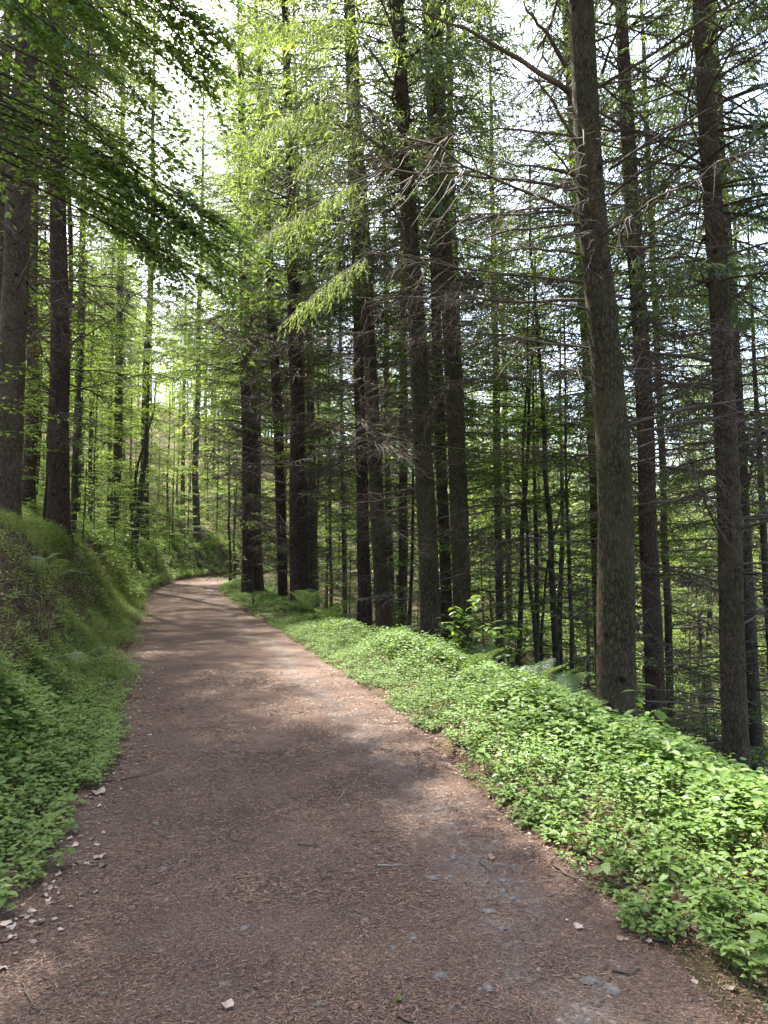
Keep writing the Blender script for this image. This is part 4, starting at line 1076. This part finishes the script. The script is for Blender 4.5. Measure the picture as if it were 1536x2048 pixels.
def seedling(x, y, lab, h, ll, K, grp, name="balsam_seedling", mat='herb', seed=0, cat="plant", branches=0):
    root = thing(name, lab, cat, (x, y, max(hz(x, y), float(path_z(np.array(x), np.array(y))) if abs(side(x, y)) < 1.5 else -99)), grp); r = rs(seed)
    tops = [(np.array((0., 0, 0)), np.array((r.normal(0, .05), r.normal(0, .05), h)))]
    a = Acc(); a.tube(np.stack([tops[0][0] - np.array((0, 0, .03)), tops[0][1] * .5 + r.normal(0, .01, 3), tops[0][1]]), (.004 + h * .004, .003 + h * .002, .0015), 5)
    for b in range(branches):
        s0 = tops[0][1] * r.uniform(.25, .8); az = r.uniform(0, 6.28); e = s0 + np.array((math.cos(az) * .4, math.sin(az) * .4, .35)) * h * r.uniform(.5, .9)
        a.tube(np.stack([s0, (s0 + e) / 2 + np.array((0, 0, .04)), e]), (.004, .003, .0015), 4); tops.append((s0, e))
    link("stem", a.mesh("stem", [M['stem']]), root)
    for s0, e in tops:
        for k in range(K):
            t = 1 - .6 * (k / K); p = s0 + (e - s0) * t; az = k * 2.4 + r.uniform(-.3, .3)
            link("leaf", SINGLE[mat], root, tuple(p), (r.uniform(-.3, .3), r.uniform(-.15, .45), az), ll * r.uniform(.7, 1.15))
sg = "seedlings at the path edges"
for k, (px, py, h, ll, K, lab) in enumerate((
        (95, 1740, .10, .075, 6, "lone seedling on the litter just left of the path edge"), (250, 1395, .14, .07, 6, "seedling leaning over the left path edge in dappled light"),
        (20, 1830, .09, .08, 6, "seedling at the lower left corner of the path"), (60, 1745, .05, .05, 4, "tiny seedling beside the lone left seedling"),
        (1212, 1770, .12, .085, 7, "seedling standing out from the right verge beside a short dark twig"), (1390, 1830, .13, .075, 7, "seedling in front of the tallest herbs at lower right"),
        (1330, 1830, .10, .06, 6, "small seedling with round leaves near dry beige leaves at lower right"), (1500, 1935, .18, .09, 8, "broad leaved seedling at the right border low down"),
        (985, 1590, .05, .04, 5, "tiny seedling at the sunlit spot of the right path edge"), (930, 1545, .05, .04, 5, "tiny seedling on the pale sunny litter of the right edge"))):
    p = G(px, py, 0.0); seedling(p[0], p[1], lab, h, ll, K, sg, seed=k)
r = rs(808); placed = []; n = 0
for _ in range(900):
    y = r.uniform(2.2, 6.2); sd = 1 if r.rand() < .72 else -1
    s_ = 1.4 + r.uniform(.08, .34) + (.3 * max(0, 4.2 - y) / 1.8 if sd > 0 else 0); x = float(at_side(sd * s_, y))
    if not in_view(x, y, -10) or not free(x, y, .13): continue
    seedling(x, y, "leafy herb in the front fringe of the right verge" if sd > 0 else "leafy herb in the front fringe of the left bank", r.uniform(.08, .2), r.uniform(.05, .08), 8,
             "herbs in the front fringe of the right verge" if sd > 0 else "herbs in the front fringe of the left bank", "herb_plant", 'herb' if sd > 0 else 'herb2', 900 + n)
    n += 1
    if n >= 90: break
p = W(930, 1300, 10.6); seedling(p[0] + .12, 10.6, "leafy bush with glossy broad leaves on the crest right of the central spruce", 1.25, .17, 10, "leafy shrubs on the crest of the verge", "leafy_shrub", 'beech', 31, "bush", 7)
p = W(1010, 1330, 9.8); seedling(p[0], 9.8, "smaller broad leaved shrub next to the glossy bush", .95, .15, 8, "leafy shrubs on the crest of the verge", "leafy_shrub", 'beech', 32, "bush", 4)
p = W(1270, 1400, 7.0); seedling(p[0], 7.0, "elder shoot with large drooping leaves before the stoutest spruce", .85, .17, 9, "leafy shrubs on the crest of the verge", "leafy_shrub", 'herb', 33, "bush", 2)
p = W(880, 1290, 12.2); seedling(p[0], 12.2, "shrub with hanging leaves at the foot of the central spruce", .95, .15, 9, "leafy shrubs on the crest of the verge", "leafy_shrub", 'beech_dark', 34, "bush", 4)

def twig(lab, pts_px, r0, seed, mat='wood_pale', forks=1):
    r = rs(seed); P = np.array([G(x, y, .025) for x, y in pts_px]); c = P[0].copy(); c[2] = 0
    n = 9; t = np.linspace(0, 1, n); k = np.linspace(0, 1, len(P)); Q = np.stack([np.interp(t, k, P[:, i]) for i in range(3)], -1)
    Q[:, 2] = path_z(Q[:, 0], Q[:, 1]) + r0 * 1.0 + .002; Q[1:-1, :2] += r.normal(0, .0022, (n - 2, 2))
    a = Acc(); a.tube(Q - c, r0 * (1 - .55 * t) , 6, cap=True)
    for f in range(forks):
        i = r.randint(2, 7); d = nrm(Q[-1] - Q[0]) + np.array((r.normal(0, .7), r.normal(0, .7), .1)); l = np.linalg.norm(Q[-1] - Q[0]) * r.uniform(.15, .3)
        a.tube(np.stack([Q[i] - c, Q[i] - c + d * l * .5, Q[i] - c + d * l]), (r0 * .5, r0 * .4, r0 * .2), 5)
    tag(link("twig", a.mesh("twig", [M[mat]], True), None, tuple(c)), lab, "twig", "twigs lying on the path")
twig("long thin bent twig reaching onto the path from the left herbs", [(125, 1565), (235, 1558), (290, 1545), (328, 1532)], .006, 1, 'deadwood', 2)
twig("short pale twig lying crosswise in the middle of the path", [(755, 1728), (785, 1727), (818, 1724)], .006, 2, 'wood_pale', 0)
twig("short dark twig pointing down by the pinkish leaf", [(958, 1715), (970, 1724), (981, 1737)], .006, 3, 'deadwood', 0)
twig("slender curved twig in the middle distance of the path", [(673, 1604), (682, 1594), (689, 1578)], .004, 4, 'wood_pale', 0)
twig("dark stick at the right path edge beside a seedling", [(1107, 1725), (1130, 1740), (1152, 1752)], .007, 5, 'deadwood', 1)
twig("small upright lying twig at the bottom right of the path", [(1058, 2000), (1060, 2024), (1063, 2046)], .005, 6, 'deadwood', 0)
twig("dark twig at the bottom edge near the small green leaf", [(796, 2033), (812, 2042), (826, 2047)], .006, 7, 'deadwood', 0)
twig("grey twig along the right path edge near the verge", [(1300, 1872), (1340, 1878), (1372, 1882)], .006, 8, 'deadwood', 1)
twig("forked twig on the right of the path below the dark stick", [(1225, 1935), (1262, 1942), (1278, 1930)], .005, 9, 'deadwood', 1)
twig("faint thin twig left of the path middle", [(596, 1690), (620, 1692), (640, 1694)], .004, 10, 'deadwood', 0)
twig("long weathered twig at the lower left of the path", [(45, 1955), (60, 1985), (78, 2010)], .005, 11, 'deadwood', 1)

def stone(lab, px, py, wpx, k, rot=0.):
    p = G(px, py); w = wpx * p[1] / F_PX; a = Acc(); a.place(STONES[k % 6], np.zeros((1, 3)), [(math.cos(rot), math.sin(rot), 0)], (0, 0.03, 1), w)
    tag(link("stone", a.mesh("stone", [M['stone']]), None, (p[0], p[1], float(path_z(p[0], p[1])) + .002)), lab, "stone", "slate stones set in the path")
for k, (px, py, w, lab) in enumerate(((1180, 1968, 48, "large flat slate in the wheel track, left of a similar pair"), (1222, 1984, 46, "large flat slate in the wheel track, right of a similar pair"), (638, 2018, 18, "small cube shaped stone at the bottom of the path"),
        (975, 1980, 30, "angular flat stone right of the small green leaf"), (880, 1962, 34, "brownish flat stone above the small green leaf"), (730, 1848, 24, "bluish slate in the middle of the path"), (826, 1884, 26, "pointed slate right of the bluish one"),
        (786, 1905, 18, "round grey stone below the pointed slate"), (905, 1712, 26, "pale flat stone above the dark short twig"), (866, 1758, 30, "long thin slate left of the wheel track"), (900, 1752, 22, "tilted slate chip in the wheel track"), (1003, 1763, 22, "light grey slate right of the wheel track"),
        (1005, 1781, 24, "light grey slate just below its twin right of the track"), (978, 1822, 30, "broad pale slate in the gravel patch"), (695, 1618, 18, "small pale stone in the middle distance"), (772, 1610, 16, "grey stone at the start of the gravel track"),
        (313, 1645, 20, "dark slate in the left part of the path"), (370, 1615, 16, "dark slate farther along the left part"), (330, 1740, 22, "flat dark slate below the others on the left"), (490, 1865, 24, "dark slate beside the left centre of the path"), (445, 1977, 22, "dark grey slate next to the big pale leaf"), (1285, 1878, 16, "round pebble near the right edge"),
        (1222, 1925, 14, "oval pale pebble above the pair of large slates"), (960, 1985, 14, "pebble touching the angular flat stone"))):
    stone(lab, px, py, w, k, k * 1.7)

def dry_leaf(lab, px, py, wpx, k, mat, rot):
    p = G(px, py); w = wpx * p[1] / F_PX; a = Acc(); a.place(CRUMPLES[k % 6], np.zeros((1, 3)), [(math.cos(rot), math.sin(rot), .05)], (.05, -.1, 1), w)
    z = max(float(path_z(p[0], p[1])), hz(p[0], p[1]))
    tag(link("fallen_leaf", a.mesh("fallen_leaf", [M[mat]]), None, (p[0], p[1], z + .008)), lab, "leaf", "single fallen leaves on the path")
for k, (px, py, w, mat, lab) in enumerate(((440, 2025, 30, 'paleleaf', "big bleached leaf at the bottom of the path"), (990, 1722, 24, 'dryleaf', "pinkish dry leaf beside the dark short twig"), (802, 2010, 22, 'beech', "small green fallen leaf at the bottom of the path"), (1447, 1982, 28, 'dryleaf', "orange brown leaf at the lower right"),
        (152, 1698, 20, 'paleleaf', "curled pale leaf left, above a flat pale one"), (215, 1710, 34, 'paleleaf', "flat pale leaf lying on the left part of the path"), (180, 1590, 34, 'paleleaf', "whitish leaf under the long bent twig"), (118, 1755, 20, 'paleleaf', "pink white leaf by the lone seedling"),
        (25, 1848, 30, 'paleleaf', "pale leaf at the left border, upper one of two"), (14, 1882, 20, 'paleleaf', "bright pale leaf at the left border, lower one of two"), (1165, 1860, 24, 'paleleaf', "pale crumpled leaf at the right path edge"), (1300, 1885, 22, 'paleleaf', "beige leaf among pebbles at the right edge"), (1052, 1661, 12, 'paleleaf', "white leaf scrap at the right path edge"), (200, 1617, 14, 'paleleaf', "small white leaf on the left of the path"))):
    dry_leaf(lab, px, py, w, k, mat, k * 2.1)

# a tangle of bleached roots at the crest by the central spruce
p = W(815, 1262, 12.6); r = rs(55); b0 = np.array((p[0], 12.6, hz(p[0], 12.6)))
a = Acc()
for k in range(16):
    e = np.array((r.normal(.1, .4), r.normal(-.3, .25), r.uniform(.1, .75))); m = e * .5 + r.normal(0, .12, 3)
    a.tube(np.stack([r.normal(0, .05, 3), m, e]), (.012, .008, .003), 4)
tag(link("dead_brushwood", a.mesh("dead_brushwood", [M['wood_pale']], True), None, tuple(b0)), "bleached dead brushwood at the left foot of the central spruce", "brushwood")

# the wood on the far side of the valley, one mass
a = Acc(); r = rs(66)
for k in range(420):
    x = r.uniform(-90, 130); y = r.uniform(70, 190)
    s = float(side(x, y))
    if abs(s) < 6: continue
    z = hz(x, y); Hh = r.uniform(14, 24); m = 180
    t = r.rand(m) ** .7; rad = 3.4 * (1 - t) ** .6 * np.sqrt(r.rand(m)) + .2; az = r.uniform(0, 6.28, m)
    P = np.stack([x + rad * np.cos(az), y + rad * np.sin(az), z + 1 + t * (Hh - 1)], -1)
    D = np.stack([np.cos(az), np.sin(az), r.uniform(-.6, .2, m)], -1) + r.normal(0, .3, (m, 3))
    a.place(LEAF2, P, D, r.normal(0, .5, (m, 3)) + np.array((0, 0, 1)), r.uniform(.5, 1.1, m), None, r.randint(0, 2))
    a.tube(np.array([(x, y, z - .5), (x, y, z + Hh * .9)]), (.2, .05), 5, mi=2)
tag(link("far_woodland", a.mesh("far_woodland", [M['needles_new'], M['beech'], M['bark_far']])), "hazy green wood closing the view beyond the slope and the bend", None, None, 'stuff')

# labels of the trees and shrubs farther off: where each shows between the trunks that can be named
REFS = [(24, "the big rough spruce"), (120, "the second large spruce"), (158, "the dark beech trunk"), (290, "the leaning beech"), (457, "the bend poles"), (495, "the twin spruces"), (556, "the reddish brown spruce"), (594, "the darkest spruce"),
        (722, "the blackish spruce"), (747, "the ringed brown spruce"), (846, "the central spruce"), (906, "the mossy spruce"), (1087, "the tallest pole"), (1222, "the stoutest spruce"), (1290, "the dark red spruce"), (1450, "the grey green spruce")]
ORD = ["first", "second", "third", "fourth", "fifth", "sixth", "seventh", "eighth"]
slots = {}
for o in COL.objects:
    if o.parent is None and o.get("group") in ("spruces in the stand down the slope", "spruces on the left hillside", "beeches in the understorey down the slope", "beeches on the left hillside", "beech shrubs around the bend", "beech shrubs around the bend", "beech shrubs on the slope under the spruces"):
        q = o.location; px = 768 + q.x / q.y * F_PX
        i = sum(px > a for a, _ in REFS)
        dep = "just behind" if q.y < 24 else "well behind" if q.y < 36 else "far behind" if q.y < 52 else "farthest back"
        where = f"left of {REFS[0][1]}" if i == 0 else f"right of {REFS[-1][1]}" if i == len(REFS) else f"between {REFS[i - 1][1]} and {REFS[i][1]}".replace(" and the", " and")
        slots.setdefault((o["group"], dep, where), []).append((px, o))
for (g, dep, where), lst in slots.items():
    lst.sort(key=lambda t: t[0])
    kind_ = "beech shrub" if "shrub" in g else "beech" if "beech" in g else "spruce"
    for k, (px, o) in enumerate(lst):
        num = "" if len(lst) == 1 else f", {ORD[k]} from left" if k < 8 else ""
        o["label"] = f"{kind_} {dep}, {where}{num}"
print("TRIS", sum(len(m.loops) - 2 * len(m.polygons) for m in bpy.data.meshes if m.users))
